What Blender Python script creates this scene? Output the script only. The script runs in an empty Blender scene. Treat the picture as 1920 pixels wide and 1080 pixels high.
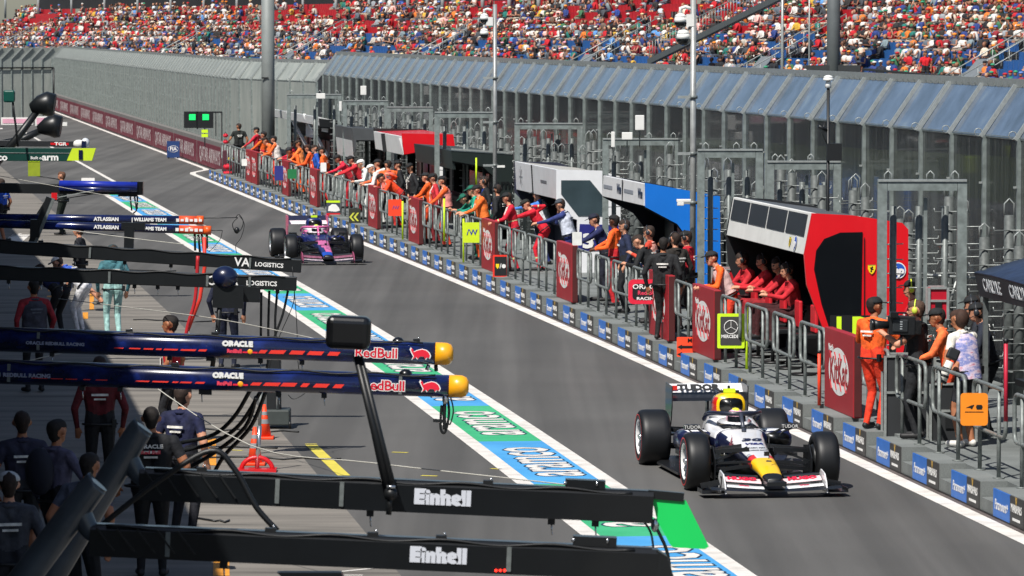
import bpy, bmesh, math, random
import numpy as np
from mathutils import Vector, Matrix
random.seed(7); np.random.seed(7)
R=math.radians
scn=bpy.context.scene; COL=scn.collection
# ---------------------------------------------------------------- camera, sky, sun
F=8700.0; CH=5.6; PITCH=math.atan(480/F)
cam=bpy.data.cameras.new('camera'); co=bpy.data.objects.new('camera',cam); COL.objects.link(co)
co.location=(0,0,CH); co.rotation_euler=(math.pi/2-PITCH,0,0)
cam.sensor_width=36; cam.lens=F/1920*36; cam.clip_start=.5; cam.clip_end=3000
cam.dof.use_dof=True; cam.dof.focus_distance=72; cam.dof.aperture_fstop=10
scn.camera=co
SUNV=Vector((.36,.66,-1)).normalized()      # direction the light travels
w=bpy.data.worlds.new('World'); scn.world=w; w.use_nodes=True
nt=w.node_tree; sky=nt.nodes.new('ShaderNodeTexSky'); sky.sky_type='NISHITA'; sky.sun_disc=False
sky.sun_elevation=math.asin(-SUNV.z); sky.sun_rotation=math.atan2(-SUNV.x,-SUNV.y)
nt.links.new(sky.outputs[0],nt.nodes['Background'].inputs[0]); nt.nodes['Background'].inputs[1].default_value=.075
sl=bpy.data.lights.new('sun','SUN'); sl.energy=5.0; sl.angle=R(.5); sl.color=(1,.955,.89)
so=bpy.data.objects.new('sun',sl); COL.objects.link(so); so.rotation_euler=SUNV.to_track_quat('-Z','Y').to_euler()
vs=scn.view_settings; vs.view_transform='Standard'; vs.look='None'; vs.gamma=1; vs.exposure=.22
# ---------------------------------------------------------------- pixel / lane helpers
FW=Vector((0,math.cos(PITCH),-math.sin(PITCH))); UP=Vector((0,math.sin(PITCH),math.cos(PITCH))); O=Vector((0,0,CH))
def ray(x,y): return FW*F+Vector((1,0,0))*(x-960)-UP*(y-540)
def G(x,y,h=0.0):
    d=ray(x,y); return O+d*((h-CH)/d.z)
def P(x,y,Y):
    d=ray(x,y); return O+d*(Y/d.y)
_Ys=np.arange(-40,700,.5)
def _sl(Y):
    t=np.clip((Y-45)/75,0,1); t=t*t*(3-2*t); return -(.1195+.0245*t)
_Xs=np.cumsum(_sl(_Ys))*.5; _Xs=_Xs-np.interp(51.1,_Ys,_Xs)+5.64
def RX(Y): return float(np.interp(Y,_Ys,_Xs))
def U(s):
    v=Vector((float(_sl(np.array(s))),1,0)); return v.normalized()
def N(s):
    u=U(s); return Vector((u.y,-u.x,0))
def L(s,w,h=0.0): return Vector((RX(s),s,h))+N(s)*w
def hit(x,y,P0,Nn):
    d=ray(x,y); return O+d*((P0-O).dot(Nn)/d.dot(Nn))
def pl(pts,s):      # pixels -> (w,z) in the cross plane at station s
    P0=L(s,0); u=U(s); n=N(s); r=[]
    for x,y in pts:
        q=hit(x,y,P0,u); r.append(((q-P0).dot(n),q.z))
    return r
def pf(pts,s,w):     # pixels -> (distance along, z) in the plane parallel to the lane through L(s,w)
    P0=L(s,w); u=U(s); n=N(s); r=[]
    for x,y in pts:
        q=hit(x,y,P0,n); r.append(((q-P0).dot(u),q.z))
    return r
def frame(o,x,y):   # 4x4 with columns x,y,(x cross y)
    x=x.normalized(); y=(y-x*y.dot(x)).normalized(); z=x.cross(y)
    m=Matrix.Identity(4)
    for i in range(3): m[i][0]=x[i]; m[i][1]=y[i]; m[i][2]=z[i]; m[i][3]=o[i]
    return m
def lf(s,w,h=0.0):  # local frame at station: x=n (away from lane), y=u (far), z up
    return frame(L(s,w,h),N(s),U(s))
# ---------------------------------------------------------------- materials
def lin(c):
    if isinstance(c,str): c=tuple(int(c[i:i+2],16)/255 for i in (0,2,4))
    return tuple((v/12.92 if v<=.04045 else ((v+.055)/1.055)**2.4) for v in c)
_m={}
def M(c,rough=.55,metal=0,var=.12,scale=6,bump=0,coat=0,emit=0,alpha=1,name=None):
    k=(c,rough,metal,var,scale,bump,coat,emit,alpha)
    if k in _m: return _m[k]
    m=bpy.data.materials.new(name or 'paint_%s'%len(_m)); m.use_nodes=True; t=m.node_tree; b=t.nodes['Principled BSDF']
    l=lin(c) if isinstance(c,str) else c
    b.inputs['Roughness'].default_value=rough; b.inputs['Metallic'].default_value=metal
    if coat: b.inputs['Coat Weight'].default_value=coat; b.inputs['Coat Roughness'].default_value=.05
    if emit: b.inputs['Emission Color'].default_value=(*l,1); b.inputs['Emission Strength'].default_value=emit
    if alpha<1: b.inputs['Alpha'].default_value=alpha
    if var:
        n=t.nodes.new('ShaderNodeTexNoise'); n.inputs['Scale'].default_value=scale; n.inputs['Detail'].default_value=5
        tc=t.nodes.new('ShaderNodeTexCoord'); t.links.new(tc.outputs['Object'],n.inputs['Vector'])
        r=t.nodes.new('ShaderNodeMapRange'); r.inputs[1].default_value=.3; r.inputs[2].default_value=.7
        r.inputs[3].default_value=1-var; r.inputs[4].default_value=1+var
        x=t.nodes.new('ShaderNodeMix'); x.data_type='RGBA'; x.blend_type='MULTIPLY'; x.inputs[0].default_value=1
        x.inputs[6].default_value=(*l,1); t.links.new(n.outputs[0],r.inputs[0]); t.links.new(r.outputs[0],x.inputs[7]); t.links.new(x.outputs[2],b.inputs['Base Color'])
        if bump:
            bp=t.nodes.new('ShaderNodeBump'); bp.inputs['Strength'].default_value=bump; bp.inputs['Distance'].default_value=.02
            t.links.new(n.outputs[0],bp.inputs['Height']); t.links.new(bp.outputs[0],b.inputs['Normal'])
    else: b.inputs['Base Color'].default_value=(*l,1)
    _m[k]=m; return m
def cloth(c): return M(c,.85,0,.38,11,1.0)
def ramp_mat(name,cols,scale,stretch=(1,1,1),rot=0,rough=.85,fine=.25,bump=.1,alpha=None,spec=None,coat=0):
    m=bpy.data.materials.new(name); m.use_nodes=True; t=m.node_tree; b=t.nodes['Principled BSDF']; b.inputs['Roughness'].default_value=rough
    tc=t.nodes.new('ShaderNodeTexCoord'); mp=t.nodes.new('ShaderNodeMapping'); mp.inputs['Rotation'].default_value=(0,0,rot); mp.inputs['Scale'].default_value=stretch
    n=t.nodes.new('ShaderNodeTexNoise'); n.inputs['Scale'].default_value=scale; n.inputs['Detail'].default_value=8; n.inputs['Roughness'].default_value=.6
    cr=t.nodes.new('ShaderNodeValToRGB'); e=cr.color_ramp.elements
    e[0].position=.28; e[1].position=.72
    e[0].color=(*lin(cols[0]),1); e[1].color=(*lin(cols[-1]),1)
    for i,c in enumerate(cols[1:-1]):
        q=e.new(.28+.44*(i+1)/(len(cols)-1)); q.color=(*lin(c),1)
    n2=t.nodes.new('ShaderNodeTexNoise'); n2.inputs['Scale'].default_value=60; n2.inputs['Detail'].default_value=4
    r=t.nodes.new('ShaderNodeMapRange'); r.inputs[1].default_value=.3; r.inputs[2].default_value=.7; r.inputs[3].default_value=1-fine; r.inputs[4].default_value=1+fine
    x=t.nodes.new('ShaderNodeMix'); x.data_type='RGBA'; x.blend_type='MULTIPLY'; x.inputs[0].default_value=1
    lk=t.links.new; lk(tc.outputs['Object'],mp.inputs[0]); lk(mp.outputs[0],n.inputs['Vector']); lk(n.outputs[0],cr.inputs[0]); lk(tc.outputs['Object'],n2.inputs['Vector'])
    lk(n2.outputs[0],r.inputs[0]); lk(cr.outputs[0],x.inputs[6]); lk(r.outputs[0],x.inputs[7]); lk(x.outputs[2],b.inputs['Base Color'])
    if bump:
        bp=t.nodes.new('ShaderNodeBump'); bp.inputs['Strength'].default_value=bump; bp.inputs['Distance'].default_value=.01; lk(n2.outputs[0],bp.inputs['Height']); lk(bp.outputs[0],b.inputs['Normal'])
    if alpha: b.inputs['Alpha'].default_value=alpha
    if coat: b.inputs['Coat Weight'].default_value=coat
    return m
# ---------------------------------------------------------------- mesh builder
class MB:
    def __init__(s): s.v=[]; s.f=[]; s.m=[]; s.mats=[]; s.sm=[]
    def mi(s,mat):
        if mat not in s.mats: s.mats.append(mat)
        return s.mats.index(mat)
    def add(s,vs,fs,mat,smooth=False,mx=None):
        b=len(s.v); k=s.mi(mat)
        if mx is not None: vs=[mx@Vector(v) for v in vs]
        s.v+= [tuple(v) for v in vs]
        for f in fs: s.f.append(tuple(i+b for i in f)); s.m.append(k); s.sm.append(smooth)
        return s
    def box(s,c,sz,mat,mx=None,rot=None):
        x,y,z=[a/2 for a in sz]; vs=[Vector((a,b,d)) for a in(-x,x) for b in(-y,y) for d in(-z,z)]
        if rot is not None:
            if not isinstance(rot,Matrix): rot=Matrix.Rotation(rot,3,'Z')
            vs=[rot@v for v in vs]
        vs=[v+Vector(c) for v in vs]
        return s.add(vs,[(0,1,3,2),(4,6,7,5),(0,4,5,1),(2,3,7,6),(0,2,6,4),(1,5,7,3)],mat,False,mx)
    def bar(s,a,b,wd,ht,mat,mx=None,up=Vector((0,0,1))):
        a=Vector(a); b=Vector(b); d=b-a; l=d.length
        if abs(d.normalized().dot(up))>.98: up=Vector((0,1,0))
        f=frame((a+b)/2,d,up); m=f if mx is None else mx@f
        return s.box((0,0,0),(l,ht,wd),mat,m)
    def tube(s,pts,r,mat,n=8,mx=None,caps=True,smooth=True):
        pts=[Vector(p) for p in pts]; k=len(pts)
        rs=r if isinstance(r,(list,tuple)) else [r]*k
        vs=[];prev=None
        for i,p in enumerate(pts):
            d=(pts[min(i+1,k-1)]-pts[max(i-1,0)])
            d=d.normalized() if d.length>1e-9 else Vector((0,0,1))
            if prev is None:
                a=Vector((0,0,1)) if abs(d.z)<.9 else Vector((1,0,0)); x=d.cross(a).normalized()
            else:
                x=(prev-d*prev.dot(d)); x=x.normalized() if x.length>1e-6 else d.orthogonal().normalized()
            prev=x; y=d.cross(x)
            for j in range(n):
                t=2*math.pi*j/n; vs.append(p+(x*math.cos(t)+y*math.sin(t))*rs[i])
        fs=[(i*n+j,i*n+(j+1)%n,(i+1)*n+(j+1)%n,(i+1)*n+j) for i in range(k-1) for j in range(n)]
        s.add(vs,fs,mat,smooth,mx)
        if caps:
            b=len(s.v)-k*n; kk=s.mi(mat)
            s.f.append(tuple(b+j for j in reversed(range(n)))); s.m.append(kk); s.sm.append(False)
            s.f.append(tuple(b+(k-1)*n+j for j in range(n))); s.m.append(kk); s.sm.append(False)
        return s
    def prism(s,poly,h,mat,mx=None,side=None):   # polygon in xy, extruded z 0..h
        n=len(poly); vs=[(p[0],p[1],0) for p in poly]+[(p[0],p[1],h) for p in poly]
        s.add(vs,[tuple(range(n,2*n)),tuple(reversed(range(n)))],mat,False,mx)
        return s.add(vs,[(i,(i+1)%n,n+(i+1)%n,n+i) for i in range(n)],side or mat,False,mx)
    def loft(s,secs,mat,caps=True,mx=None,smooth=True,matf=None):
        n=len(secs[0]); vs=[p for q in secs for p in q]
        fs=[(i*n+j,i*n+(j+1)%n,(i+1)*n+(j+1)%n,(i+1)*n+j) for i in range(len(secs)-1) for j in range(n)]
        if caps: fs+=[tuple(reversed(range(n))),tuple((len(secs)-1)*n+j for j in range(n))]
        if matf is None: return s.add(vs,fs,mat,smooth,mx)
        for f in fs:
            c=sum((Vector(vs[i]) for i in f),Vector())/len(f)
            b=len(s.v); s.v+=[tuple((mx@Vector(vs[i])) if mx else vs[i]) for i in f]; s.f.append(tuple(range(b,b+len(f)))); s.m.append(s.mi(matf(c))); s.sm.append(smooth)
        return s
    def ell(s,c,r,mat,n=12,k=8,mx=None,z0=-1,z1=1):
        c=Vector(c); vs=[];fs=[]
        a0=math.asin(z0); a1=math.asin(z1)
        for i in range(k+1):
            a=a0+(a1-a0)*i/k
            for j in range(n):
                t=2*math.pi*j/n; vs.append((c.x+r[0]*math.cos(a)*math.cos(t),c.y+r[1]*math.cos(a)*math.sin(t),c.z+r[2]*math.sin(a)))
        for i in range(k):
            for j in range(n): fs.append((i*n+j,i*n+(j+1)%n,(i+1)*n+(j+1)%n,(i+1)*n+j))
        fs.append(tuple(reversed(range(n)))); fs.append(tuple(k*n+j for j in range(n)))
        return s.add(vs,fs,mat,True,mx)
    def disc(s,pts,mat,mx=None): return s.add(pts,[tuple(range(len(pts)))],mat,False,mx)
    def mesh(s,name):
        me=bpy.data.meshes.new(name); me.from_pydata(s.v,[],s.f)
        for m in s.mats: me.materials.append(m)
        me.polygons.foreach_set('material_index',s.m); me.polygons.foreach_set('use_smooth',s.sm); me.update(); return me
    def build(s,name,parent=None,mx=None,bevel=0,weld=False):
        me=s.mesh(name)
        if weld:
            bm=bmesh.new(); bm.from_mesh(me); bmesh.ops.remove_doubles(bm,verts=bm.verts,dist=1e-4); bm.to_mesh(me); bm.free()
        o=bpy.data.objects.new(name,me); COL.objects.link(o)
        if parent: o.parent=parent
        if mx is not None: o.matrix_world=mx; 
        if mx is not None and parent: o.matrix_parent_inverse=Matrix.Identity(4); o.matrix_basis=mx
        if bevel:
            b=o.modifiers.new('bevel','BEVEL'); b.width=bevel; b.segments=2; b.limit_method='ANGLE'
        return o
def tag(o,label,cat,group=None,kind=None):
    if label: o['label']=label
    if cat: o['category']=cat
    if group: o['group']=group
    if kind: o['kind']=kind
    return o
def thing(name,label,cat,mx=None,group=None):
    o=bpy.data.objects.new(name,None); COL.objects.link(o); o.empty_display_size=.2
    if mx is not None:
        o.matrix_world=mx if isinstance(mx,Matrix) else Matrix.Translation(mx)
    return tag(o,label,cat,group)
def copytree(o,mx,label=None,parent=None):
    c=o.copy(); COL.objects.link(c)
    if parent: c.parent=parent
    else: c.matrix_world=mx
    if label: c['label']=label
    for ch in list(o.children): copytree(ch,None,None,c)
    return c
def struct(name,mb,label=None):
    o=mb.build(name); o['kind']='structure'
    if label: o['label']=label
    return o
def text(st,size,mat,mx,parent,ext=.004,squash=1.0,bold=.0,shear=0,align='CENTER',name='lettering',outline=None):
    def one(b,m,z):
        c=bpy.data.curves.new('t','FONT'); c.body=st; c.size=size; c.extrude=ext; c.offset=b; c.align_x=align; c.align_y='CENTER'; c.shear=shear; c.resolution_u=2
        o=bpy.data.objects.new('t',c); COL.objects.link(o); dg=bpy.context.evaluated_depsgraph_get(); me=bpy.data.meshes.new_from_object(o.evaluated_get(dg)); bpy.data.objects.remove(o); bpy.data.curves.remove(c)
        me.transform(Matrix.Translation((0,0,z))@Matrix.Diagonal((squash,1,1,1))); me.materials.clear(); me.materials.append(m)
        q=bpy.data.objects.new(name,me); COL.objects.link(q); q.parent=parent; q.matrix_basis=mx; return q
    if outline: one(bold+outline[1],outline[0],-ext*.7)
    return one(bold,mat,0)
def place(o,s,w,h=0,ang=0,dx=0): o.matrix_world=lf(s,w,h)@Matrix.Rotation(ang,4,'Z')
# common materials
STEEL=M('9a9f9d',.42,.35,.15,20); STEELD=M('6c7271',.5,.3,.2,20); GALV=M('7b8482',.5,.2,.28,9); BLACK=M('141618',.45,0,.1,20); BLK2=M('0c0d0f',.3,0,.1,20,coat=.3)
RUB=M('1c1e21',.62,0,.15,12); WHITE=M('e6e6e4',.5,0,.06,5); REDP=M('c8121c',.4,0,.08,4,coat=.3); GLASS=M('10161b',.12,0,.2,2); CHROME=M('c9ccd0',.2,.9,.1,9)
LIME=M('c8ea1c',.6,0,.05,4); NAVY=M('101a3a',.3,0,.15,4,coat=.5); ORNG=M('ef5a1a',.6,0,.1,4)
# ---------------------------------------------------------------- ground
lane_rot=R(8)
ASPH=ramp_mat('asphalt',['504f4e','565553','5b5a58','605e5c'],.9,(1,.05,1),-lane_rot,.85,.2,.3)
def lanewear(m):
    t=m.node_tree; b=t.nodes['Principled BSDF']; src=b.inputs['Base Color'].links[0].from_socket
    tc=t.nodes.new('ShaderNodeTexCoord'); last=src
    for rot,sc,scale,lo,hi,a,c in ((-R(7.4),(1,.012,1),1.6,.42,.58,.80,1.04),(-R(7.9),(1,.03,1),.55,.35,.6,.86,1.04),(0,(.5,.5,.5),.5,.35,.65,.93,1.05),(0,(1,1,1),.16,.4,.6,.93,1.04)):
        mp=t.nodes.new('ShaderNodeMapping'); mp.inputs['Rotation'].default_value=(0,0,rot); mp.inputs['Scale'].default_value=sc
        n=t.nodes.new('ShaderNodeTexNoise'); n.inputs['Scale'].default_value=scale; n.inputs['Detail'].default_value=3
        r=t.nodes.new('ShaderNodeMapRange'); r.inputs[1].default_value=lo; r.inputs[2].default_value=hi; r.inputs[3].default_value=a; r.inputs[4].default_value=c
        x=t.nodes.new('ShaderNodeMix'); x.data_type='RGBA'; x.blend_type='MULTIPLY'; x.inputs[0].default_value=1
        t.links.new(tc.outputs['Object'],mp.inputs[0]); t.links.new(mp.outputs[0],n.inputs['Vector']); t.links.new(n.outputs[0],r.inputs[0]); t.links.new(last,x.inputs[6]); t.links.new(r.outputs[0],x.inputs[7]); last=x.outputs[2]
    t.links.new(last,b.inputs['Base Color'])
lanewear(ASPH)
ASPH2=ramp_mat('asphalt_apron',['535250','595755','605e5b'],.5,(1,.3,1),-lane_rot,.9,.2,.25)
CONC=ramp_mat('concrete_apron',['45423e','6d6963','7d7871','86817a'],1.1,(.22,1.6,1),-lane_rot,.9,.14,.2)  # dark streaks: rubber marks and cast shadows painted into one ramp
PAINTW=ramp_mat('white_paint',['b8b3ac','d6d2cc','e0ddd8'],2.5,(1,1,1),0,.7,.1,.05)
PLAT=ramp_mat('platform_concrete',['5d6261','6f7473','7c8180'],1.2,(1,1,1),0,.9,.15,.2)
def sheet(w0,w1,s0,s1,z,mat,step=4,mb=None):
    mb=mb or MB(); ss=list(np.arange(s0,s1,step))+[s1]; vs=[];fs=[]
    for s in ss: vs+=[L(s,w0,z),L(s,w1,z)]
    for i in range(len(ss)-1): fs.append((2*i,2*i+1,2*i+3,2*i+2))
    return mb.add(vs,fs,mat)
g=MB(); g.add([(-900,-60,-.02),(900,-60,-.02),(900,1600,-.02),(-900,1600,-.02)],[(0,1,2,3)],ASPH2); struct('ground',g)
struct('pit_lane',sheet(-7.15,1.6,-10,420,0,ASPH))
struct('apron',sheet(-13.5,-7.15,-10,420,0,CONC))
tr=sheet(4.6,24,-10,480,0,ramp_mat('track_asphalt',['4b4b4b','5b5a58'],.4,(1,.1,1),-lane_rot,.88,.2,.2)); struct('track',tr)
struct('runway',sheet(24,60,-10,480,0.0,ramp_mat('grass_verge',['3c4a2a','55603a'],.6,(1,1,1),0,.95,.3,.3))).name='grass_verge'
# painted lines
ln=MB(); sheet(-4.79,-4.59,30,164,.004,PAINTW,4,ln); sheet(-3.71,-3.51,30,164,.004,PAINTW,4,ln)
sheet(-.11,.12,30,180,.004,PAINTW,4,ln); sheet(.95,1.15,190,340,.004,PAINTW,4,ln)
jog=[(180,0),(183,.0),(185,.15),(187,.6),(188.5,.95),(190,1.05)]
vs=[];fs=[]
for s,w_ in jog: vs+=[L(s,w_-.11,.004),L(s,w_+.12,.004)]
ln.add(vs,[(2*i,2*i+1,2*i+3,2*i+2) for i in range(len(jog)-1)],PAINTW)
def gline(pts,wd,mat,z=.004,mb=None):
    mb=mb or MB()
    for a,b in zip(pts,pts[1:]):
        A=G(*a); B=G(*b); d=(B-A).normalized(); n=Vector((-d.y,d.x,0))*wd/2
        mb.add([A-n+Vector((0,0,z)),B-n+Vector((0,0,z)),B+n+Vector((0,0,z)),A+n+Vector((0,0,z))],[(0,1,2,3)],mat)
    return mb
# left edge line beyond the painted band
sheet(-3.68,-3.52,164,260,.004,PAINTW,4,ln)
YEL=M('cfc04a',.7,0,.15,5); OYEL=M('d9912a',.7,0,.15,5)
gline([(584,835),(645,892)],.16,YEL,.004,ln)
for a,b in (((572,833),(594,833)),((735,848),(765,849)),((790,892),(820,893)),((430,844),(455,845)),((40,438),(18,444)),((60,470),(90,466)),((1770-850,879),(940,880))): gline([a,b],.08,YEL if a[0]!=40 else PAINTW,.004,ln)
for (x,y,w_,h_) in ((395,848,20,50),(172,566,8,30),(160,592,10,12),(100,545,20,3),(98,556,20,3),(95,536,20,3),(415,1065,30,30)):
    A=G(x,y-h_/2);B=G(x,y+h_/2); n=Vector((1,0,0))*(w_/2*A.y/F)
    ln.add([A-n+Vector((0,0,.004)),B-n+Vector((0,0,.004)),B+n+Vector((0,0,.004)),A+n+Vector((0,0,.004))],[(0,1,2,3)],OYEL)
gline([(165,334),(165,345)],.5,PAINTW,.008,ln)
gline([(175,297),(333,297)],.05,M('8a8884',.9),.004,ln)
gline([(40,440),(5,470)],.5,PAINTW,.004,ln); gline([(0,240),(0,242)],.3,PAINTW,.004,ln)
for a,b in (((640,1072),(700,1066)),((610,1079),(680,1079))): gline([a,b],.06,PAINTW,.004,ln)
struct('lane_markings',ln)
# blue and green sponsor band
AB=ramp_mat('band_blue',['3b8cc6','4699d2','55a6dc'],.8,(1,1,1),0,.7,.1,.05); AG=ramp_mat('band_green',['2a9a66','36a873','46b480'],.8,(1,1,1),0,.7,.1,.05)
bn=MB(); s=33.85; k=1
while s<164:
    sheet(-4.59,-3.71,s,min(s+6,164),.004,(AB if k%2 else AG),2,bn); s+=6; k+=1
band=struct('painted_band',bn,'blue and green painted band between two white lines')
DKN=M('1a3550',.8)
s=33.85
while s<158:
    c=L(s+3,-4.19,.0075); mx=frame(c,U(s+3),-N(s+3))
    text('aramco',1.22,PAINTW,mx,band,.0004,1.12,.018,0,name='lettering',outline=(DKN,.027))
    s+=6
# kerb gutter and dark joint at wall foot
struct('gutter',sheet(.12,.22,30,178,.006,M('5a5250',.9,0,.3,3)))
# ---------------------------------------------------------------- platform and pit wall blocks
PH=.35
struct('platform',MB().loft([[L(s,.52,-.05),L(s,3.9,-.05),L(s,3.9,PH-.004),L(s,.52,PH-.004)] for s in np.arange(46.0,182,4)],PLAT,smooth=False),'raised concrete walkway behind the pit wall blocks')
PB=M('2f6fc4',.5,0,.1,3); PB2=M('5f86d8',.5,0,.1,3); DKP=M('3a3a3a',.6,0,.1,5)
def block(s,tmpl=None,idx=0):
    t=thing('pit_wall_block','low concrete wall block with a blue panel and a charcoal panel',"wall block",lf(s,.2,0),'concrete blocks along the pit wall')
    b=MB(); b.box((.16,.775,PH/2),(.32,1.55,PH),PLAT); b.box((.163,1.9,.085),(.314,.70,.17),PLAT); b.box((-.006,1.12,.012),(.012,2.25,.024),BLACK)
    b.box((.163,2.256,.085),(.31,.012,.17),BLACK); b.build('block',t)
    p=MB(); p.box((-.008,1.12,PH/2+.01),(.016,.84,PH-.03),PB); p.build('blue_panel',t)
    p=MB(); p.box((-.008,.36,PH/2+.01),(.016,.66,PH-.03),DKP); p.build('charcoal_panel',t)
    return t
S0=47.3
pitch=2.25
def yrot(mx,a): return mx@Matrix.Rotation(a,4,'Z')
ORD=lambda n:'%d%s'%(n,'th' if 10<=n%100<=20 else {1:'st',2:'nd',3:'rd'}.get(n%10,'th'))
n=0; s=S0; proto=None; vis=0
FACEM=frame(Vector((0,0,0)),Vector((0,-1,0)),Vector((0,0,1)))   # text on -x face reading near
def facemx(x,y,z): m=FACEM.copy(); m.translation=Vector((x,y,z)); return m
while s<176:
    if proto is None:
        proto=block(s); bp=[c for c in proto.children if c.name.startswith('blue')][0]; cp=[c for c in proto.children if c.name.startswith('char')][0]
        text('Paramount+',.17,WHITE,facemx(-.0195,1.12,.17),bp,.001,.8,.002,.3)
        text('MARSHALS',.13,WHITE,facemx(-.0195,.36,.21),cp,.001,.85,.002); text('V',.16,M('c9a24a',.5),facemx(-.0195,.36,.29),cp,.001,.8,.001); (lambda q:(q.box((-.0185,.36,.09),(.004,.36,.03),WHITE),q.build('pale_strip',cp)))(MB())
    else: c=copytree(proto,lf(s,.2,0))
    if s<=51: (proto if s==S0 else c)['label']='concrete wall block just outside the right edge, %s one out'%ORD(1+int((51-s)/pitch))
    if s>51: vis+=1; (proto if s==S0 else c)['label']='concrete wall block with blue and charcoal panels, %s from the right edge of the photo'%ORD(vis)
    s+=pitch
# ---------------------------------------------------------------- loop rails
RAIL=M('7a807e',.5,.25,.3,14)
def rail():
    t=thing('loop_rail','grey galvanised tube rail loop on two posts','rail',lf(50,.5),'tube rail loops along the pit wall platform')
    for y in (-.55,.55):
        p=MB(); p.tube([(0,y,0),(0,y,1.03)],.025,RAIL,10); p.tube([(0,y,0),(0,y,.012)],.07,RAIL,10); p.build('post',t)
    m=MB(); pts=[]; a,z0,z1,r=.93,.50,1.06,.13
    for cx,cz,t0 in ((a-r,z1-r,0),(-a+r,z1-r,90),(-a+r,z0+r,180),(a-r,z0+r,270)):
        for i in range(5): q=R(t0+i*22.5); pts.append((0,cx+r*math.cos(q),cz+r*math.sin(q)))
    pts.append(pts[0]); m.tube(pts,.025,RAIL,10,caps=False); m.build('loop',t); return t
BOARDX=[1600,1335,1255,1083,917,790,700,598,545,485,466]
def s_of_x(x,w,h):   # station where the line at offset w meets image column x
    lo,hi=30,400
    for _ in range(50):
        mid=(lo+hi)/2; q=L(mid,w,h); px=960+F*q.x/(q.y*math.cos(PITCH))
        if px>x: lo=mid
        else: hi=mid
    return lo
bs=[s_of_x(x,.55,.9) for x in BOARDX]
slots=[S0+.1+i*pitch+.78 for i in range(57)]
bslots=set(min(range(len(slots)),key=lambda i:abs(slots[i]-b)) for b in bs)
KITR=M('9c1f28',.5,0,.06,3)
rp=None; vis=0
for i,sl_ in enumerate(slots):
    if i in bslots: continue
    mx=lf(sl_,.5,PH)@Matrix.Rotation(random.uniform(-.02,.02),4,'Z')
    if rp is None: rp=rail(); rp.matrix_world=mx
    else: c=copytree(rp,mx)
    if sl_<=51.5: (c if i else rp)['label']='grey tube rail loop just outside the right edge, %s one out'%ORD(1+int((51.5-sl_)/pitch))
    if sl_>51.5: vis+=1; (c if i else rp)['label']='grey tube rail loop on two posts, %s loop from the right edge of the photo'%ORD(vis)
def kitboard():
    t=thing('advert_board','dark red advertising board with a white oval and red lettering','advertising board',lf(50,.5),'dark red boards standing among the rails')
    m=MB(); m.box((.0,0,.56),(.12,2.08,1.12),KITR); m.build('board',t,bevel=.01)
    m=MB(); m.box((.0,-1.045,.56),(.1,.012,1.08),M('4b1a1a',.6)); m.build('end_cap',t)
    e=MB(); ov=[(-.063,.72*math.cos(R(a)),.56+.33*math.sin(R(a))) for a in range(0,360,12)]
    e.disc(list(reversed(ov)),WHITE); e.build('oval',t)
    text('KitKat',.50,KITR,facemx(-.066,.0,.55),t,.001,.95,.012,0); text('Nestle',.13,WHITE,facemx(-.066,.55,.86),t,.001,1,.003)
    m=MB()
    for y in (-.5,-.16,.18,.52): m.bar((-.0645,y-.05,.3),(-.0645,y+.05,.42),.03,.001,KITR); m.bar((-.0645,y-.02,.72),(-.0645,y+.08,.82),.03,.001,KITR)
    m.build('oval_stripe',t)
    return t
kb=None; vis=0
for i in sorted(bslots):
    mx=lf(slots[i],.5,PH)
    if kb is None: kb=kitboard(); kb.matrix_world=mx
    else: c=copytree(kb,mx)
    vis+=1; (kb if vis==1 else c)['label']='dark red board with white oval, %s such board from the right'%ORD(vis)
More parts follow.
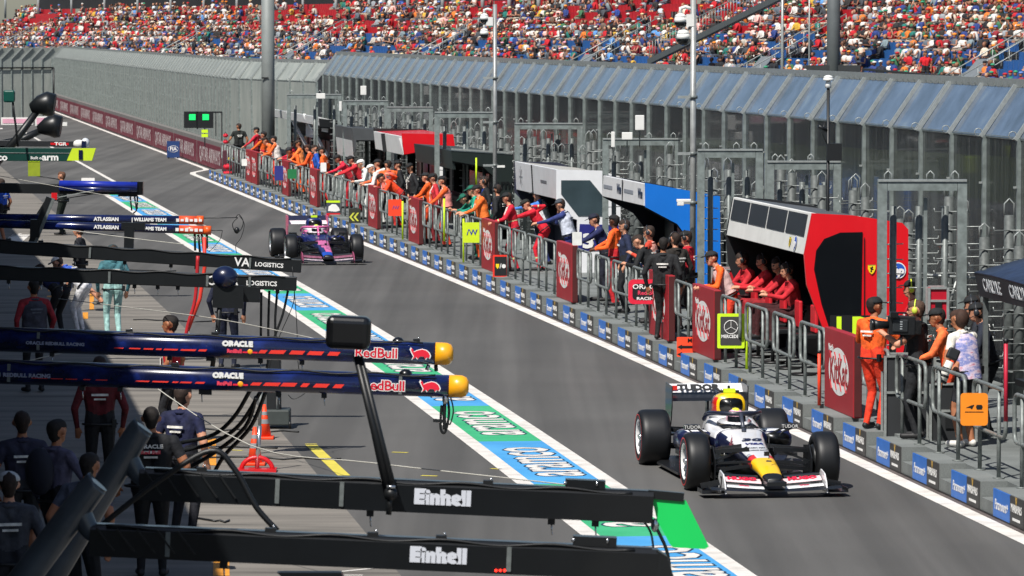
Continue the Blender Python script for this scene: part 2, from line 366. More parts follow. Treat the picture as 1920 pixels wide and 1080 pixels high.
# ---------------------------------------------------------------- debris fence
FWO=4.0; HB=4.02; HT=4.82; TO=.5
STREAK=ramp_mat('fence_sheet',['111416','26292b','3c4042','757873'],3.8,(3.8,3.8,.07),0,.25,.4,.02,alpha=.72,coat=.3)  # vertical streaks paint reflections into the clear sheet colour
SLOPE=ramp_mat('fence_roof_sheet',['36424f','4a586c','5b6c84','7a8892'],1.4,(1,1,1),0,.22,.08,.02,alpha=.93,coat=.5)  # blue of the reflected sky is put into the sheet colour
def fence(s0,s1,w_,label,wf=None,sheetm=STREAK,slopem=SLOPE,base=.3,maxposts=100,pp=2.25,hb=HB,ht=HT):
    t=thing('debris_fence',label,'fence',Matrix.Translation(L(s0,w_,0)),None); inv=t.matrix_world.inverted()
    wf=wf or (lambda s:w_)
    ss=list(np.arange(s0,s1,pp))
    def Lq(s,dw,h): return inv@L(s,wf(s)+dw,h)
    for i,s in enumerate(ss[:maxposts]):
        m=MB(); u=U(s)
        m.bar(Lq(s,0,base),Lq(s,0,hb),.07,.085,GALV,up=u); m.bar(Lq(s,-.06,hb-.02),Lq(s,TO-.02,ht-.03),.06,.07,STEEL,up=u); 
        if i%4==0: m.bar(Lq(s+.14,-.06,hb-.02),Lq(s+.14,TO-.02,ht-.03),.05,.06,STEEL,up=u)
        lp=[Lq(s,-.1+.0,hb-.02)+Vector((0,0,.07))+ (N(s)*math.cos(a)+Vector((0,0,1))*math.sin(a))*.06 for a in np.linspace(0,2*math.pi,9)]
        m.tube(lp,.008,STEEL,4,caps=False)
        for hh in (1.2,1.9,2.6,3.3): m.box(Lq(s,-.06,hh),(.05,.05,.03),STEEL)
        m.build('post',t)
    m=MB(); m.loft([[Lq(s,.02,base),Lq(s,.03,base),Lq(s,.03,hb-.03),Lq(s,.02,hb-.03)] for s in ss],sheetm,smooth=False); m.build('clear_sheet',t)
    m=MB(); m.loft([[Lq(s,.0,hb),Lq(s,.012,hb),Lq(s,TO+.012,ht-.05),Lq(s,TO,ht-.05)] for s in ss],slopem,smooth=False); m.build('sloped_sheet',t)
    m=MB()
    for s,s2 in zip(ss,ss[1:]):
        m.bar(Lq(s,TO+.0,ht),Lq(s2,TO+.0,ht),.03,.13,STEEL); m.bar(Lq(s,0.02,hb),Lq(s2,.02,hb),.03,.04,GALV); pass
        for q in (.2,.4,.6,.8): m.box(Lq(s+(s2-s)*q,TO-.03,ht-.03),(.03,.02,.03),STEELD)
    m.build('rail_work',t); return t
fence(48,172,FWO,'tall glossy debris fence with sloped blue sheets behind the pit wall stands')
GREYS=ramp_mat('fence_mesh_far',['7c837f','8d938e','9ca09a'],4,(.6,.6,.15),0,.6,.15,.02)
fence(173,345,1.7,'long pale grey fence above the maroon barrier towards the pit exit',wf=lambda s:1.7+max(0,(185-s)/12)*2.2 if s<185 else 1.7,sheetm=GREYS,slopem=GREYS,base=1.1,pp=1.8,hb=3.75,ht=4.5)
# fence returning across at the far left
t=thing('debris_fence','pale grey fence corner at the far left edge of the lane','fence',Matrix.Translation(P(98,200,300)*1)); t.location.z=0
A=G(98,222.4); A=P(98,222,300); A.z=0
fx=MB(); fm=MB()
for i in range(26):
    x=-i*.62; o=Vector((x,-i*.35,0)); fx.bar(o,o+Vector((0,0,3.9)),.07,.08,GALV); fx.bar(o+Vector((0,0,3.85)),o+Vector((.7,.3,4.6)),.06,.06,STEEL)
fm.add([(0,.05,0),(-16,-9.0,0),(-16,-9.0,3.9),(0,.05,3.9),(.7,.35,4.6),(-15.3,-8.7,4.6)],[(0,1,2,3),(3,2,5,4)],GREYS); fm.add([(0.0,.10,0),(-16,-8.95,0),(-16,-8.95,3.9),(0,.10,3.9)],[(3,2,1,0)],GREYS)
t.location=(A.x,A.y,0); fx.build('post',t); fm.build('mesh_panel',t); m=MB(); m.tube([(0.1,0,0),(.1,0,3.3)],.06,BLACK,8); m.tube([(0.1,0,3.3),(-16,-9.2,3.3)],.05,BLACK,6); m.build('edge_cable',t)
# maroon barrier QATAR AIRWAYS
MAR=M('6b2233',.6,0,.12,2); k=0
for s in np.arange(184,338,14.0):
    k+=1
    t=thing('advert_barrier','maroon barrier panel lettered QATAR AIRWAYS, %s one from its near end'%ORD(k),'barrier',lf(s,1.3),'maroon panels along the far wall')
    m=MB(); m.box((.15,7,.58),(.3,13.96,1.16),M('6f6c6a',.9,0,.15,3)); m.build('wall',t); m=MB(); m.box((-.012,6.9,.52),(.02,13.6,.94),MAR); m.build('panel',t)
    text('QATAR AIRWAYS',.80,M('bcb2b2',.6),facemx(-.026,6.9,.5),t,.001,1.72,.012)
# ---------------------------------------------------------------- cable posts and gate frames
def cable_post(s,w_,h=3.0):
    t=thing('cable_post','grey pole with rows of short wire hooks in front of the fence','pole',lf(s,w_,PH),'hooked cable poles before the fence')
    m=MB(); m.tube([(0,0,0),(0,0,h-PH-.1)],.075,M('555a59',.6,.1,.2,20),10); m.build('pole',t)
    m=MB()
    for i in range(int((h-.7)/.22)):
        z=.35+i*.22; q=random.uniform(-.03,.03); m.tube([(-.02,-.08,z+q),(.26,-.1,z+q),(.27,-.1,z+.05+q)],.009,STEEL,5); m.tube([(.02,-.08,z+q),(-.24,-.1,z+q),(-.25,-.1,z+.05+q)],.009,STEEL,5)
    m.tube([(-.07,0,h-PH-.12),(-.07,0,h-PH+.06),(0,0,h-PH+.13),(.07,0,h-PH+.06),(.07,0,h-PH-.12)],.012,STEEL,6); m.build('wire_work',t); return t
cp0=None
for i in range(84):
    s=52+i*1.3+random.uniform(-.2,.2); w_=random.choice((3.2,3.35,3.5)); 
    if cp0 is None: cp0=cable_post(s,w_)
    else:
        c=copytree(cp0,lf(s,w_,PH)); c['label']='grey pole with short wire hooks before the fence, %s from the right edge'%ORD(i-3 if i>3 else i+90)
        c.scale=(1,1,random.choice((1,1.03,.94,.88,1.08)))
def gate(x0,x1,yt,Y,label,zb=PH):
    a=P(x0,yt,Y); b=P(x1,yt,Y); h=a.z; wd=b.x-a.x
    t=thing('gate_frame',label,'gate frame',Matrix.Translation((a.x,Y,zb)),'tall grey gate frames on the platform'); H=h-zb
    m=MB()
    for x in (0.06,wd-.06): m.box((x,0,H/2),(.13,.1,H),GALV); m.box((x,.32,H/2),(.08,.08,H),GALV)
    m.box((wd/2,0,H-.06),(wd-.26,.1,.12),GALV); m.box((wd/2,.32,H-.05),(wd-.2,.08,.08),STEELD); m.box((wd*.55,.16,H/2-.1),(.05,.05,H-.25),GALV)
    m.box((wd/2,0,H+.02),(wd,.14,.03),STEEL)
    for x in (.15,wd-.15,wd*.6): 
        m.tube([(x-.05,.1,H),(x-.05,.1,H+.1),(x,.1,H+.15),(x+.05,.1,H+.1),(x+.05,.1,H)],.01,STEEL,5)
    m.build('frame',t)
    m=MB()
    for x in np.linspace(.25,wd-.25,3):
        m.tube([(x,.45,.2),(x,.45,H-.35)],.05,STEELD,8)
        for i in range(int((H-1)/.2)): m.tube([(x-.14,.42,.5+i*.2),(x+.14,.42,.5+i*.2+random.uniform(-.02,.02))],.009,STEEL,5)
    m.build('hook_column',t)
for (x0,x1,yt,Y,l) in ((1646,1812,341,64,'tall grey gate frame in front of the red pit stand'),(1438,1576,305,81,'tall grey gate frame just behind the white and red stand roof'),(1308,1430,283,83,'tall grey gate frame beside the camera pole over the blue stand'),
    (1130,1276,262,99,'tall grey gate frame between the white stand and the blue stand'),(965,1092,233,112,'tall grey gate frame above the white stand roof'),(815,926,212,119,'tall grey gate frame left of the thin camera pole'),(725,812,202,136,'tall grey gate frame above the red roof'),
    (643,728,190,145,'tall grey gate frame with a white box on top'),(538,640,178,152,'tall grey gate frame right of the thick column')):
    gate(x0,x1,yt,Y,l)
# ---------------------------------------------------------------- people
def capsule(mb,a,b,ra,rb,mat,n=10):
    a=Vector(a);b=Vector(b);d=b-a; l=max(d.length,1e-5); d=d/l
    pts=[];rs=[]
    for t in (-1,-.8,-.45,0): pts.append(a+d*ra*t); rs.append(ra*math.sqrt(max(1-t*t,.0004)))
    for t in (0,.45,.8,1): pts.append(b+d*rb*t); rs.append(rb*math.sqrt(max(1-t*t,.0004)))
    mb.tube(pts,rs,mat,n)
def ik(a,b,l1,l2,pole):
    a=Vector(a);b=Vector(b);d=b-a;L_=min(d.length,(l1+l2)*.995); 
    if d.length<1e-4: d=Vector((0,0,-1))
    dn=d.normalized(); b=a+dn*L_
    x=(l1*l1-l2*l2+L_*L_)/(2*L_); h=math.sqrt(max(l1*l1-x*x,0)); p=Vector(pole); p=p-dn*p.dot(dn); p=p.normalized() if p.length>1e-5 else Vector((0,1,0))
    return a+dn*x+p*h,b
SKIN={'l':'c98f72','m':'a86e4e','d':'5b3a2a'}
def body_caps(H=1.76,lean=0,twist=0,lh=None,rh=None,stance=.0,width=.0,sit=False,headp=0,heady=0,build=1.0,fingers=False,lf_=None,rf_=None,grip=.4):
    k=H/1.76; C=[]
    hipz=.93*k if not sit else .48
    if lean>.6: hipz-=.03
    hip=Vector((0,-.12*math.sin(lean) if lean>0 else 0,hipz))
    Rm=Matrix.Rotation(-lean,3,'X')@Matrix.Rotation(twist,3,'Z')
    def T(x,y,z): return hip+Rm@Vector((x*build,y*build,z*k))
    # torso
    for sx in (-1,1):
        C.append((T(sx*.085,0,.0),T(sx*.075,0,.18),.105*build,.098*build,'legs' if 0 else 'hips'))
        C.append((T(sx*.07,0,.16),T(sx*.085,.01,.36),.10*build,.112*build,'top'))
        C.append((T(sx*.085,.01,.36),T(sx*.13,-.005,.46),.108*build,.078*build,'top'))
        C.append((T(sx*.05,-.0,.50),T(sx*.165,0,.475),.06,.062,'top'))
    C.append((T(0,-.005,.46),T(0,.005,.53),.075,.058,'top')); C.append((T(0,.005,.52),T(0,.02,.60),.054,.052,'skin'))
    # head
    HM=Rm@Matrix.Rotation(headp+lean*.55,3,'X')@Matrix.Rotation(heady,3,'Z'); hc=T(0,.03,.69)
    def Hd(x,y,z): return hc+HM@Vector((x,y,z))*k
    C+= [(Hd(0,-.015,.03),Hd(0,.012,.035),.092,.086,'skin'),(Hd(0,.03,-.03),Hd(0,.045,-.065),.068,.045,'skin'),(Hd(0,.085,.0),Hd(0,.104,-.022),.012,.016,'skin'),
         (Hd(-.088,0,-.005),Hd(-.088,0,.02),.016,.02,'skin'),(Hd(.088,0,-.005),Hd(.088,0,.02),.016,.02,'skin'),
         (Hd(0,-.04,.05),Hd(0,.02,.06),.088,.083,'hair'),(Hd(0,-.05,.02),Hd(0,-.045,-.03),.078,.062,'hair'),
         (Hd(-.033,.088,.012),Hd(-.03,.088,.012),.011,.011,'eye'),(Hd(.033,.088,.012),Hd(.03,.088,.012),.011,.011,'eye'),(Hd(-.018,.088,-.052),Hd(.018,.088,-.052),.009,.009,'lip')]
    # arms
    for sx,hand in ((-1,lh),(1,rh)):
        sh=T(sx*.195,0,.47)
        if hand is None: tgt=T(sx*.27,.05,-.02) if not lean>.3 else sh+Vector((sx*.05,.12,-.52))
        else: tgt=Vector(hand)
        el,wr=ik(sh,tgt,.29*k,.25*k,(sx*.6,-.55,-.6))
        C.append((sh,el,.062*build,.048,'sleeve')); C.append((el,wr,.046,.032,'fore'))
        d=(wr-el).normalized(); side=d.cross(Vector((0,0,1))); side=side.normalized() if side.length>.1 else Vector((1,0,0)); nn=side.cross(d)
        pe=wr+d*.085; C.append((wr+d*.01,pe,.032,.036,'hand')); C.append((wr+d*.03+side*.015,pe+side*.02,.024,.022,'hand')); C.append((wr+d*.03-side*.015,pe-side*.02,.024,.022,'hand'))
        for q,l in ((-.03,.058),(-.01,.070),(.01,.066),(.029,.052)):
            b0=pe+side*q; b1=b0+(d*(1-grip*.4)-nn*grip*.6).normalized()*l*.55; b2=b1+(d*(1-grip)-nn*grip).normalized()*l*.5
            C.append((b0,b1,.0105,.010,'hand')); C.append((b1,b2,.010,.0085,'hand'))
        C.append((wr+d*.03-side*.03*sx,wr+d*.075-side*.062*sx-nn*.02,.014,.011,'hand'))
    # legs
    for sx,ft in ((-1,lf_),(1,rf_)):
        hp=hip+Vector((sx*.095,0,-.02))
        if sit: kn=hip+Vector((sx*.13,.43,.03)); an=kn+Vector((0,.02,-.43)); 
        else:
            an=Vector(ft)+Vector((0,0,.09)) if ft is not None else Vector((sx*(.11+width),stance*sx,.09))
            kn,an=ik(hp,an,.43*k,.42*k,(0,1,0))
        C.append((hp,kn,.095*build,.06,'thigh')); C.append((kn,an,.062,.043,'calf'))
        fy=Vector((sx*.03,.17,-.045)); C.append((an+Vector((0,-.03,-.04)),an+fy,.042,.038,'shoe'))
    return C,T,Hd,HM
def make_body(C,mats,vox,name='body',stripe=None):
    mb=MB()
    for c in C: capsule(mb,*c[:4],BLACK,12 if vox<.012 else 8)
    me=mb.mesh('tmp'); o=bpy.data.objects.new('tmp',me); COL.objects.link(o); md=o.modifiers.new('r','REMESH'); md.mode='VOXEL'; md.voxel_size=vox; md.use_smooth_shade=True
    sm=o.modifiers.new('s','SMOOTH'); sm.factor=.5; sm.iterations=2
    dg=bpy.context.evaluated_depsgraph_get(); out=bpy.data.meshes.new_from_object(o.evaluated_get(dg)); bpy.data.objects.remove(o)
    n=len(out.vertices); co_=np.empty(n*3); out.vertices.foreach_get('co',co_); co_=co_.reshape(-1,3)
    # wrinkle displacement of the cloth
    nf=len(out.polygons); cen=np.empty(nf*3); out.polygons.foreach_get('center',cen); cen=cen.reshape(-1,3)
    A=np.array([tuple(c[0]) for c in C]);B=np.array([tuple(c[1]) for c in C]); ra=np.array([c[2] for c in C]); rb_=np.array([c[3] for c in C])
    best=np.full(nf,1e9); bi=np.zeros(nf,int); bt=np.zeros(nf)
    for i in range(len(C)):
        d=B[i]-A[i]; l=max(d@d,1e-9); t=np.clip(((cen-A[i])@d)/l,0,1); q=np.linalg.norm(cen-(A[i]+t[:,None]*d),axis=1)-(ra[i]+(rb_[i]-ra[i])*t)
        q-=.004*(C[i][4] in ('eye','lip'))
        k=q<best; best[k]=q[k]; bi[k]=i; bt[k]=t[k]
    ml=[];idx=np.zeros(nf,int)
    def gi(m):
        if m not in ml: ml.append(m)
        return ml.index(m)
    for i,c in enumerate(C):
        k=bi==i; m=mats.get(c[4])
        if m is None: m=mats['top']
        idx[k]=gi(m)
        if c[4]=='sleeve' and mats.get('short'): idx[k&(bt>.62)]=gi(mats['skin'])
        if c[4]=='thigh' and mats.get('shorts'): idx[k&(bt>.8)]=gi(mats['skin'])
        if c[4]=='calf' and stripe: idx[k&(bt>.45)&(bt<.53)]=gi(stripe)
        if c[4]=='fore' and stripe: idx[k&(bt>.5)&(bt<.62)]=gi(stripe)
    if stripe:
        k=np.isin(bi,[i for i,c in enumerate(C) if c[4]=='top'])&(bt>.0)&(bt<.22); idx[k]=gi(stripe)
    out.materials.clear()
    for m in ml: out.materials.append(m)
    out.polygons.foreach_set('material_index',idx); out.polygons.foreach_set('use_smooth',np.ones(nf,bool))
    bo=bpy.data.objects.new(name,out); COL.objects.link(bo); return bo
prnd2=random.Random(5)
def person(label,pos,face,top='e0561f',legs='202226',skin='l',hair='2a1d16',cap=None,headset=None,vest=None,vox=.018,short=False,shorts=False,stripe=None,group=None,vestback=None,shoe='1a1a1c',gloves=None,hat=None,**kw):
    sk=M(SKIN[skin],.55,0,.1,12); tm=cloth(top); lm=cloth(legs)
    mats=dict(top=tm,hips=lm if kw.get('sit') or not vest else lm,thigh=lm,calf=sk if shorts else lm,shorts=shorts,short=short,skin=sk,hand=M(gloves,.8) if gloves else sk,hair=M(hair,.8,0,.3,40),eye=M('1a1210',.3),lip=M('8a4a3e',.5),sleeve=tm,fore=sk if short else tm,shoe=M(shoe,.6))
    C,T,Hd,HM=body_caps(**kw)
    t=thing('person',label,'person',Matrix.Translation(Vector(pos))@Matrix.Rotation(face,4,'Z'),group)
    b=make_body(C,mats,vox,stripe=M(stripe,.4,0,.1) if stripe else None); b.parent=t
    if cap:
        m=MB(); cm=cloth(cap); mx=Matrix.Translation(Hd(0,-.005,.055))@HM.to_4x4(); m.ell((0,0,0),(.104,.112,.085),cm,14,6,mx,0,1)
        m.loft([[(-.075,.07,.0),(.075,.07,.0),(.075,.07,.012),(-.075,.07,.012)],[(-.07,.135,.0),(.07,.135,.0),(.07,.135,.01),(-.07,.135,.01)],[(-.04,.185,-.012),(.04,.185,-.012),(.04,.185,-.004),(-.04,.185,-.004)]],cm,mx=mx); m.build('cap',t)
    if hat:
        m=MB(); cm=cloth(hat); mx=Matrix.Translation(Hd(0,-.005,.055))@HM.to_4x4(); m.ell((0,0,0),(.106,.112,.09),cm,14,6,mx,0,1); m.ell((0,0,-.005),(.19,.19,.012),cm,16,4,mx); m.build('hat',t)
    if headset:
        m=MB(); hm=M(headset,.4); mx=Matrix.Translation(Hd(0,0,.02))@HM.to_4x4()
        m.tube([(.108*math.cos(R(a)),0,.125*math.sin(R(a))) for a in range(0,181,20)],.010,hm,6,mx)
        for sx in (-1,1): m.ell((sx*.107,0,-.012),(.026,.04,.048),hm,10,6,mx)
        m.tube([(-.1,0,-.03),(-.09,.08,-.07),(-.03,.11,-.075)],.005,BLACK,5,mx); m.build('headset',t)
    if kw.get('lean',0)>-1 and vox<.03:
        m=MB(); mx=Matrix.Translation(T(0,0,.02)); bl=[T(.205*math.cos(a)*kw.get('build',1),.145*math.sin(a),.02) for a in np.linspace(0,2*math.pi,15)]; m.tube(bl,.014,BLACK,5,caps=False); m.box(T(.17,-.1,.03),(.05,.04,.1),BLACK); m.build('belt',t)
        m=MB(); cl=[T(.068*math.cos(a),.062*math.sin(a)-.002,.525) for a in np.linspace(0,2*math.pi,11)]; m.tube(cl,.017,cloth(vest or top),6,caps=False); m.build('collar',t)
    if vox<.03 and not kw.get('sit'):
        bw=kw.get('build',1); pc=cloth('d8d6d0') if not vest else cloth('5a5f6a'); m=MB()
        for (x0,x1,z0,z1,y) in ((-.10,.10,.36,.385,-.128*bw-.012),(-.07,.07,.31,.33,-.122*bw-.012),(.05,.12,.33,.36,.128*bw+.006),(-.12,-.06,.33,.36,.128*bw+.006)):
            pts=[T(x0/bw,y/bw,z0),T(x1/bw,y/bw,z0),T(x1/bw,y/bw,z1),T(x0/bw,y/bw,z1)]; q2=[T(x0/bw,y/bw*.9,z0),T(x1/bw,y/bw*.9,z0),T(x1/bw,y/bw*.9,z1),T(x0/bw,y/bw*.9,z1)]
            m.add(pts+q2,[(0,1,2,3),(7,6,5,4),(0,4,5,1),(1,5,6,2),(2,6,7,3),(3,7,4,0)],pc)
        m.build('badge',t)
        if prnd2.random()<.6:
            m=MB(); m.tube([T(-.06,.04,.53),T(-.05,.14*bw,.36),T(0,.150*bw,.2),T(.05,.14*bw,.36),T(.06,.04,.53)],.007,cloth(prnd2.choice(('e8e6e0','2a4fb0','15171a'))),5); m.box(T(0,.155*bw,.19),(.08,.012,.10),M('e2e2dc',.5)); m.build('lanyard',t)
    if vest:
        vm=cloth(vest); m=MB(); br=Matrix.Rotation(0,3,'X')
        def ring(z,rx,ry,dx=0): 
            return [T(rx*math.cos(a)*1,ry*math.sin(a)+.004,z) for a in np.linspace(0,2*math.pi,16,endpoint=False)]
        m.loft([ring(.06,.208,.135),ring(.2,.20,.128),ring(.36,.215,.138),ring(.44,.205,.118),ring(.50,.15,.09)],vm,caps=False)
        o=m.build('vest',t)
        if vestback:
            m=MB(); vb=cloth(vestback); m.disc([T(-.09,-.138,.24),T(.09,-.138,.24),T(.09,-.145,.38),T(-.09,-.145,.38)],vb); m.build('vest_patch',o)
    return t
def stand_at(x,ytop,H=1.76,ph=PH,dY=0):   # platform position from head pixel
    top=ph+H; k=(CH-top)*F; d=ray(x,ytop); Y=(O+d*((top-CH)/d.z)).y+dY; q=P(x,ytop,Y); return Vector((q.x,Y,ph))
FL=math.pi/2+.13     # facing the pit lane (local +y -> world -x)
prnd=random.Random(11)
def pp(label,x,ytop,face=FL,w=None,rail=None,**k):
    H=k.get('H',1.76); ln_=k.get('lean',0); off=.80*math.sin(ln_)+.06; eff=H-(.86*(1-math.cos(ln_)) if ln_ else 0)
    q=stand_at(x,ytop,eff,PH); ww=(q.x-RX(q.y))*.99+off*math.cos(face-FL)
    wmin=.95 if w is None else w
    if ww<wmin or w is not None:
        s=s_of_x(x,wmin-off,PH+eff*.9); q=L(s,wmin,PH); ww=wmin
    else: q=q+N(q.y)*off
    q.z=PH
    if rail is None: rail=ln_>=.2
    v=prnd.random()
    if rail:
        d=max(ww-.52,.3); 
        if v<.45: k['lh']=(-.2,d,1.08); k['rh']=(.17,d,1.08)
        elif v<.65: k['lh']=(-.22,d,1.08); k['rh']=(.3,.02,1.0)
        elif v<.85: k['lh']=(-.05,d-.1,1.10); k['rh']=(-.0,d-.05,1.12)
        else: k['lh']=(-.22,d,1.08); k['rh']=(.12,.22,1.42)
    k.setdefault('heady',prnd.uniform(-.6,.6)); k.setdefault('twist',prnd.uniform(-.25,.25)); k.setdefault('build',prnd.uniform(.96,1.14)); k.setdefault('stance',prnd.uniform(-.12,.12)); k.setdefault('headp',prnd.uniform(-.3,.1))
    return person(label,q,face,**k)
OR='f0601c'; RD='c2182a'
# near group
BACK=-.1   # facing away from the camera
def wl(pos,face,pt):  # world point -> local
    m=Matrix.Translation(Vector(pos))@Matrix.Rotation(face,4,'Z'); return m.inverted()@Vector(pt)
q=stand_at(1638,556); person('marshal in orange overalls and black cap, left of the television camera',q,-.75,OR,'e23a1c',skin='m',hair='1d1512',cap='14171a',vox=.0095,lh=(-.28,.35,1.12),rh=(.2,.42,1.15),heady=-.35,build=1.05)
m=MB(); 
q1=stand_at(1722,562,1.80); fa=1.25; cmp=P(1668,612,q1.y-.15)
person('camera operator in a black T-shirt and grey trousers shouldering the television camera',q1,fa,'15171a','1c1e22',skin='l',hair='4a3528',short=True,vox=.0095,H=1.80,lh=wl(q1,fa,P(1660,628,q1.y-.1)),rh=wl(q1,fa,P(1672,655,q1.y-.3)),build=1.15,headset='c9d84a',heady=.1)
# television camera
t=thing('television_camera','large black broadcast camera held by the operator in black','camera',frame(P(1690,610,q1.y-.28),Vector((-.95,-.1,.03)),Vector((.1,-1,0))))
m=MB(); m.box((0,0,0),(.34,.15,.24),BLACK); m.box((-.2,0,-.02),(.12,.13,.18),BLK2); m.box((.03,.085,0),(.2,.02,.16),M('24282b',.5)); m.build('body',t,bevel=.012)
m=MB(); m.tube([(.15,0,0),(.3,0,0),(.36,0,0)],[.05,.055,.075],BLACK,14); m.tube([(.36,0,0),(.40,0,0)],[.078,.082],BLK2,14); m.build('lens',t)
m=MB(); m.box((.05,0,.16),(.22,.03,.025),BLACK); m.box((.12,.1,.14),(.1,.09,.07),BLK2); m.tube([(.0,0,-.1),(.0,.05,-.25)],.018,BLACK,6); m.build('handle',t,bevel=.004)
m=MB(); 
for z in (.05,.02,-.01,-.04): m.box((.02,.097,z),(.03,.004,.012),M('aab0b4',.5))
m.build('button',t)
q=stand_at(1712,545,1.8,dY=3.5); person('man in a red shirt and black cap facing left behind the camera operator',q,FL-.15,'b01a26','1a1b1e',skin='l',cap='101214',headset='d8e23c',vox=.014,lh=(-.2,.3,1.2))
# orange marshal and photographer
q=stand_at(1778,574,1.72); person('marshal in orange overalls and black cap leaning on the rail beside the photographer',q,FL-.2,'f0703a','f04c24',skin='m',hair='241813',cap='15181b',vox=.0095,lean=.22,lh=(-.12,.42,1.02),rh=(.15,.35,1.05),H=1.72,shoe='3c4038',gloves='2a2c2e')
q2=stand_at(1812,578,1.76); fa=.75; LP=P(1775,690,q2.y-.3)
person('photographer in a white T-shirt, dark shorts and vest holding a long white lens',q2,fa,'e4dfd4','23242a',skin='m',hair='3a2419',short=True,shorts=True,vest=None,vox=.0095,lean=.18,lh=wl(q2,fa,P(1764,716,q2.y-.25)),rh=wl(q2,fa,P(1772,724,q2.y-.4)),hat=None,shoe='d8d6d0',headp=-.25,heady=.3,build=1.0)
t=bpy.context.scene.objects
vt=[o for o in t if o.name.startswith('person')][-1]
m=MB(); VM=ramp_mat('vest_cloth',['b84a6a','d8c8d8','6a78b8','e8e2ea'],7,(1,1,2),0,.8,.1,.1)
C_,T_,Hd_,HM_=body_caps(lean=.18)
m.loft([[T_(rx*math.cos(a),ry*math.sin(a)-.012,z) for a in np.linspace(math.pi*1.02,math.pi*1.98,10)] for z,rx,ry in ((-.08,.19,.155),(.12,.195,.15),(.3,.2,.15),(.42,.2,.14),(.50,.13,.10))],VM,caps=False); m.build('back_vest',vt)
m=MB(); m.ell(Hd_(0,-.06,.02),(.10,.09,.12),M('3a2419',.8,0,.3,40),12,8); m.build('hair',vt)
t=thing('camera_lens','long white telephoto lens hanging from the hands of the photographer','camera lens',frame(P(1787,664,q2.y-.45),P(1765,716,q2.y-.5)-P(1787,664,q2.y-.45),Vector((1,0,0))))
m=MB(); m.tube([(.1,0,0),(.2,0,0),(.36,0,0)],[.05,.055,.066],M('dcdad2',.4),16); m.build('barrel',t)
m=MB(); m.box((0,0,0),(.14,.15,.13),BLACK); m.build('camera_body',t,bevel=.02); m=MB(); 
for x in (.19,.285): m.tube([(x,0,0),(x+.03,0,0)],.0665 if x>.2 else .058,BLACK,16)
m.tube([(.36,0,0),(.385,0,0)],.068,BLACK,16); m.build('ring',t)
# middle group
pp('man in a long black suit standing on the wall with his back to the lens',1238,456,-.35,top='191b1e',legs='121315',hair='17110e',skin='m',vox=.012,w=.42)
pp('marshal in a red jacket, dark trousers and black cap beside the camera pole',1283,432,FL-.5,top='c01a2c',legs='2b1a1c',cap='141719',vox=.013,lh=(-.2,.35,1.15),rh=(.2,.3,1.2),headset='22262a')
pp('marshal in orange top and white bib bending over the rail left of the red cabinet',1320,474,FL-.1,top=OR,legs='e6442a',cap='191c1f',vox=.013,lean=.45,lh=(-.15,.55,.98),rh=(.15,.5,1.0),vest='d8b8b4')
pp('man in a red and white vest and ear defenders standing at the blue stand',1214,437,FL-.3,top='c8402c',legs='2a2c30',headset='30343a',vox=.014,vest='e0a090',lh=(-.2,.3,1.25))
pp('marshal in orange jacket and red trousers standing under the blue stand roof',1148,402,FL-.25,top=OR,legs='c21f28',hair='15100d',skin='d',vox=.014,cap='141618',lh=(-.22,.36,1.1),rh=(.1,.4,1.1))
pp('crew member in black with a helmet bag bending inside the blue stand',1180,470,FL-.5,top='17191c',legs='15171a',vox=.015,lean=.5,H=1.7)
# red seated crew inside the red stand
for i,(x,y) in enumerate(((1443,470),(1432,480))):
    if i==0: q=P(x,y,75.5); q.z=PH+.35; person('crew member in red seated farthest back but one in the red pit stand',q,FL,'c8202c','8f1a22',vox=.016,sit=True,lean=.15,lh=(-.1,.5,.75),rh=(.1,.5,.75),headset='202225')
pp('fire marshal in red overalls with pale reflective bands leaning over the rail',972,372,FL-.3,top='d0182e',legs='d0182e',stripe='cfd8a0',cap='20241f',lean=.62,lh=(-.15,.6,.95),rh=(.15,.6,.95),vox=.014,build=1.12)
pp('fire marshal in red overalls and dark hood standing left of the white stand',944,362,FL-.1,top='c41630',legs='c41630',stripe='cfd8a0',cap='15181a',vox=.015,lean=.2,lh=(-.15,.45,1.0))
pp('crew member in a blue and white jacket at the far end of the white stand',1000,352,FL-.2,top='3f78c8',legs='1d2a66',vest='dfe3ea',cap='3a4048',vox=.015,lean=.25,lh=(-.15,.4,1.0))
pp('crew member in a navy and white jacket near the numbered white stand',1043,372,FL-.2,top='28356e',legs='1d2a66',vest='cdd3e2',cap='3a4048',vox=.015,lean=.25,lh=(-.15,.4,1.0))
pp('marshal in orange overalls standing beside the lime square board',888,352,FL-.1,top='ef6a24',legs='e8551c',cap='14171a',vox=.014,lean=.2,lh=(-.2,.45,.98),rh=(.1,.42,1.0),vest='f0782e')
pp('crew member in green overalls bent far over the rail',852,362,FL+.2,top='0f7a62',legs='0e6a55',cap='0c5a48',vox=.015,lean=.9,lh=(-.15,.5,.95),rh=(.2,.45,.95),H=1.8,build=1.15)
pp('crew member in a turquoise shirt seated behind the bending green figure',876,366,FL,top='12937a',legs='0d5f4e',cap='0c5a48',vox=.016,sit=False,lean=.3)
pp('marshal in orange with a pink sash, right one of the pair beside the green crew',824,333,FL-.3,top='f2622a',legs='d84428',cap='14171a',vox=.015,lean=.15,vest='e89088',lh=(-.2,.45,1.0))
pp('marshal in orange jacket, left one of the pair beside the green crew',792,337,FL-.5,top='ef5f1e',legs='d0451e',cap='1c1f22',vox=.015,lean=.2,lh=(-.2,.45,1.0))
pp('marshal in red and pale vest standing between the pair in orange',808,332,FL-.2,top='c22a34',legs='7a1c22',cap='14171a',vox=.016,lean=.1)
pp('marshal in orange with dark cap under the red and white roof',706,298,FL-.2,top='f2683a',legs='e04424',cap='14171a',vox=.016,lh=(-.2,.4,1.1))
